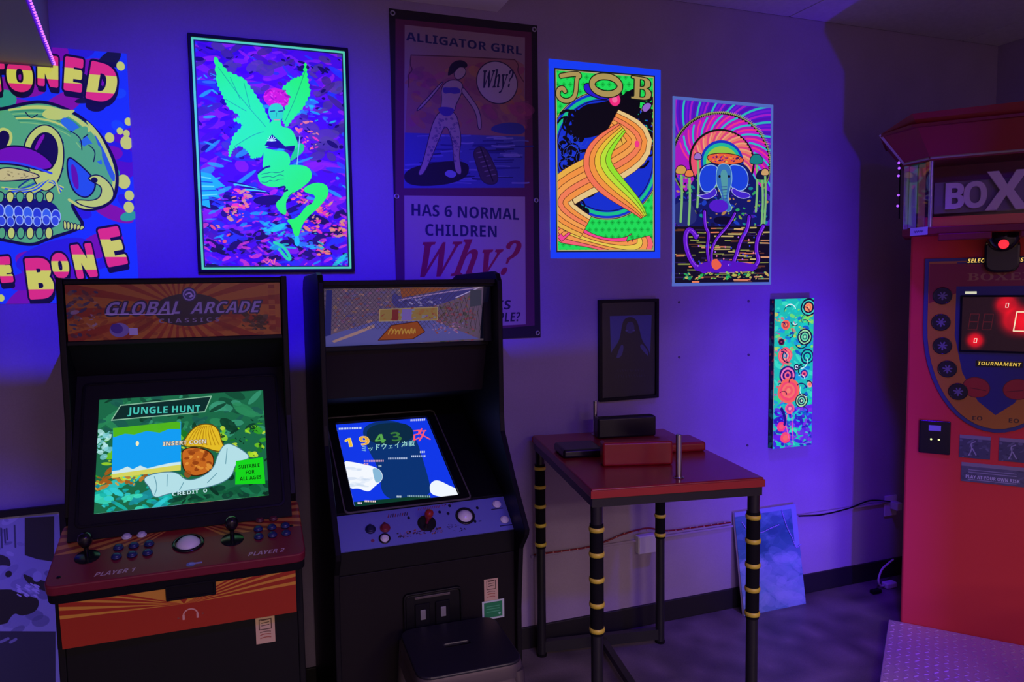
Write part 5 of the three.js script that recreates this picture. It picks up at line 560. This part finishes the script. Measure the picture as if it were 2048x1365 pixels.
  { const n = scene.children[scene.children.length - 1], c = Math.cos(A), s = Math.sin(A), P = (x, y, z) => [3.0 + x * c - z * s, y, 0.496 + x * s + z * c]; n.position.set(...P(0.035, 1.93, 0.187)); n.rotation.y = -A - 0.84; const led = thing('led_strip', 'small purple light dots hanging at the side of the boxing machine marquee', 'light'); const g = new THREE.SphereGeometry(0.006, 8, 6), m = glow([0.35, 0.08, 1], 1.5); const pts = [[2.285, 0], [2.26, 1], [2.235, 0], [2.2, 1], [2.11, 0], [2.06, 1]]; obj('strip', tube([P(-0.05, 2.3, 0.05), P(-0.052, 2.2, 0.05), P(-0.05, 2.0, 0.05)], 0.003, 12, 6), M.blackMatt, led); for (const [y, k] of pts) obj('led_dot', g, m, led).position.set(...P(-0.056 - k * 0.002, y, 0.052)); }
  // punch unit under the marquee
  obj('punch_pivot', lathe([[0.0001, 0], [0.05, 0.004], [0.062, 0.02], [0.06, 0.05], [0.04, 0.075], [0.0001, 0.08]], 24).rotateX(Math.PI / 2).translate(cx, 1.895, 0.06), M.blackGloss, t); obj('pivot_bar', [bx(0.02, 0.07, 0.05, cx, 1.95, 0.1), bx(0.2, 0.03, 0.06, cx - 0.15, 1.9, 0.2, 0.006), bx(0.2, 0.03, 0.06, cx + 0.15, 1.9, 0.2, 0.006)], M.boxerDark, t); obj('red_signal_light', new THREE.SphereGeometry(0.02, 16, 12).translate(cx - 0.002, 1.862, 0.14), glow([1, 0.03, 0.05], 1.1), t); obj('punch_housing', ext(rrect(0.135, 0.16, 0.05), 0.05, 0.01).translate(cx, 1.82, 0), M.blackGloss, t); obj('spot_light', new THREE.SphereGeometry(0.008, 10, 8).translate(0.235, 1.9, 0.12), glow([1, 0.6, 0.35], 1.5), t);
  // face decal
  const U = (k) => { const s = new THREE.Shape(), hw = 0.3 - k, top = 1.81 - k * 0.8, sh = 1.5, bt = 1.008 + k; s.moveTo(cx - hw, top); s.lineTo(cx - hw, sh); for (let i = 1; i <= 24; i++) { const a = Math.PI + i / 24 * Math.PI; s.lineTo(cx + hw * Math.cos(a), sh + (sh - bt) * Math.sin(a)); } s.lineTo(cx + hw, top); s.closePath(); return s; };
  obj('face_rim', ext(U(0), 0.006, 0.001), std([0.035, 0.05, 0.13], 0.4), t);
  const FB = board(1024, 1366, [[0, 0], [600, 0], [600, 800], [0, 800]]), fc = FB.c, X = (x) => (x - 0.06) * 1000, Y = (y) => (1.81 - y) * 1000; fc.fillStyle = '#b87a1c'; fc.fillRect(0, 0, 1024, 1366); const inner = [[X(0.19), Y(1.79)], [X(0.19), Y(1.45)], [X(0.225), Y(1.28)], [X(0.29), Y(1.15)], [X(0.36), Y(1.09)], [X(0.43), Y(1.15)], [X(0.495), Y(1.28)], [X(0.53), Y(1.45)], [X(0.53), Y(1.79)]]; FB.fill([[X(0.08), Y(1.785)], [X(0.64), Y(1.785)], [X(0.64), Y(1.6)], [X(0.5), Y(1.66)], [X(0.22), Y(1.66)], [X(0.08), Y(1.6)]], '#8a1c20', false); FB.fill(inner, '#1c2262', false); FB.fill([[X(0.19), Y(1.785)], [X(0.53), Y(1.785)], [X(0.53), Y(1.68)], [X(0.19), Y(1.68)]], '#8a1c20', false); FB.text('BOXER', [X(cx), Y(1.722)], 34, '#a8743c', { w: 260, font: 'bold 100px serif' });
  for (const s of [-1, 1]) { FB.fill([[X(cx + s * 0.13), Y(1.2)], [X(cx + s * 0.13), Y(1.24)], [X(cx + s * 0.09), Y(1.265)], [X(cx + s * 0.04), Y(1.25)], [X(cx + s * 0.02), Y(1.21)], [X(cx + s * 0.04), Y(1.17)], [X(cx + s * 0.1), Y(1.165)]], '#a8241e', true, '#5a0e10', 5); FB.line([[X(cx + s * 0.04), Y(1.2)], [X(cx + s * 0.1), Y(1.21)]], '#5a0e10', 5); } FB.text('EO', [X(0.29), Y(1.07)], 20, '#4a3418', { w: 44 }); FB.text('EO', [X(0.43), Y(1.07)], 20, '#4a3418', { w: 44 });
  const fg = ext(U(0.018), 0.003), fp = fg.attributes.position, fu = fg.attributes.uv; for (let i = 0; i < fp.count; i++) fu.setXY(i, (fp.getX(i) - 0.06) / 0.6, (fp.getY(i) - 1.01) / 0.8); fg.translate(0, 0, 0.006); obj('face_panel', fg, printMat(FB, 0, 0.4), t);
  const dots = [[0.136, 1.636], [0.133, 1.512], [0.142, 1.402], [0.165, 1.294], [0.211, 1.19]]; const DB = board(128, 128, [[0, 0], [128, 0], [128, 128], [0, 128]]); DB.c.fillStyle = '#08080e'; DB.c.fillRect(0, 0, 128, 128); const R = rng(3); for (let i = 0; i < 7; i++) { const a = i * 0.9; DB.line([[64, 64], [64 + 30 * Math.cos(a), 64 + 30 * Math.sin(a)]], '#6a6674', 9 + R() * 6); } const dm = printMat(DB, 0, 0.4); for (const [x, y] of dots) for (const s of [0, 1]) { const m = obj('badge', cyl(0.037, 0.005, 0, 0, 0, 'z', 28), dm, t); m.position.set(s ? WD - x : x, y, 0.0115); obj('badge_rim', new THREE.TorusGeometry(0.037, 0.003, 6, 28), M.blackGloss, m); }
  // display window and digits
  const DP = board(640, 512, [[0, 0], [290, 0], [290, 240], [0, 240]]), dc = DP.c; dc.fillStyle = '#16040a'; dc.fillRect(0, 0, 640, 512); const seg = (x, y, w, h, col, lw, sk = 0.12) => { DP.line([[x + sk * h, y], [x + w + sk * h, y], [x + w, y + h], [x, y + h], [x + sk * h, y]], col, lw, false); }; const halo = (x, y, r) => { const q = DP.P([x, y]), a = DP.size([x, y], r)[0], g = dc.createRadialGradient(q[0], q[1], 4, q[0], q[1], a); g.addColorStop(0, 'rgba(255,14,36,1)'); g.addColorStop(0.5, 'rgba(240,8,30,0.75)'); g.addColorStop(1, 'rgba(60,2,10,0)'); dc.fillStyle = g; dc.fillRect(q[0] - a, q[1] - a, 2 * a, 2 * a); };
  halo(170, 36, 66); halo(210, 100, 92); halo(250, 110, 80); halo(55, 195, 50); for (const x of [30, 84]) { seg(x, 76, 34, 34, '#4a0c14', 6); seg(x - 4, 112, 34, 34, '#4a0c14', 6); } seg(199, 66, 44, 84, '#ffe8c0', 11); seg(166, 28, 10, 18, '#ffe0d0', 6); seg(50, 187, 10, 18, '#ffe0d0', 6);
  const dmat = new THREE.MeshStandardMaterial({ color: 0x0a0204, roughness: 0.25, emissive: 0xffffff, emissiveMap: tex(DP.cv), emissiveIntensity: 0.95 }); obj('digit_display_screen', bx(0.29, 0.245, 0.004, cx + 0.001, 1.508, 0.012), dmat, t); obj('display_frame', ext((() => { const s = rrect(0.306, 0.261, 0.004); s.holes.push(rrect(0.289, 0.244, 0.002, 0, 0, THREE.Path)); return s; })(), 0.008, 0.001).translate(cx + 0.001, 1.508, 0.009), M.blackMatt, t);
  const lit = (s, x, y, w, h, col, k, name) => { const B = board(256, Math.round(256 * h / w), [[0, 0], [256, 0], [256, 256 * h / w], [0, 256 * h / w]]); B.c.fillStyle = '#000000'; B.c.fillRect(0, 0, B.W, B.H); B.text(s, [128, B.H / 2], B.H * 0.6, col, { w: 236, skew: -0.15 }); obj(name, bx(w, h, 0.003, x, y, 0.0115), new THREE.MeshStandardMaterial({ color: 0x080808, roughness: 0.4, emissive: 0xffffff, emissiveMap: tex(B.cv), emissiveIntensity: k }), t); };
  lit('SELECT', 0.27, 1.796, 0.085, 0.03, '#ffd060', 1.0, 'lit_sign'); lit('SELECT', 0.47, 1.796, 0.085, 0.03, '#ffd060', 1.0, 'lit_sign'); obj('lit_sign', bx(0.045, 0.012, 0.003, 0.248, 1.65, 0.0115, 0.001), glow([0.7, 0.68, 0.5], 0.9), t); lit('TOURNAMENT', cx + 0.006, 1.326, 0.18, 0.026, '#f0c850', 0.9, 'lit_sign');
  // coin unit and instruction plates
  const cu = obj('coin_unit', bx(0.13, 0.16, 0.014, 0.122, 0.965, 0.005, 0.006), M.blackGloss, t); obj('coin_unit_print', bx(0.05, 0.026, 0.002, 0.122, 1.01, 0.013), std([0.3, 0.32, 0.5], 0.5), cu); for (const x of [0.108, 0.14]) obj('signal_light', new THREE.SphereGeometry(0.0045, 10, 8).translate(x, 0.955, 0.0125), glow([0.75, 0.9, 0.3], 1.6), cu);
  const IB = board(256, 224, [[0, 0], [256, 0], [256, 224], [0, 224]]); IB.c.fillStyle = '#4a505c'; IB.c.fillRect(0, 0, 256, 224); const R4 = rng(8); blobs(IB, R4, 30, ['#5c6470', '#3a4048', '#788088'], 8, 26, null, 0.7, 2); IB.c.fillStyle = '#8a8a8a'; IB.c.fillRect(0, 0, 256, 34); IB.line([[80, 200], [110, 130], [90, 80], [130, 60]], '#a0a4a8', 10); IB.line([[110, 130], [140, 190]], '#a0a4a8', 10); const im = printMat(IB, 0, 0.4); obj('instruction_plate', bx(0.122, 0.107, 0.003, 0.285, 0.933, 0.0015), im, t); obj('instruction_plate', bx(0.122, 0.107, 0.003, 0.44, 0.933, 0.0015), im, t);
  const PB = board(512, 192, [[0, 0], [512, 0], [512, 192], [0, 192]]); PB.c.fillStyle = '#5a5e68'; PB.c.fillRect(0, 0, 512, 192); blobs(PB, R4, 40, ['#484c56', '#6a6e78'], 8, 30, null, 0.6, 3); PB.c.fillStyle = '#8a8a88'; PB.c.fillRect(0, 0, 512, 36); PB.text('PLAY AT YOUR OWN RISK', [256, 140], 34, '#c8ccd0', { w: 440 }); PB.c.fillStyle = '#9a9ea4'; for (const y of [66, 90, 164]) PB.c.fillRect(60, y, 390, 8); obj('warning_plate', bx(0.245, 0.09, 0.003, 0.357, 0.812, 0.0015), printMat(PB, 0, 0.4), t);
}
renderer.render(scene, camera);
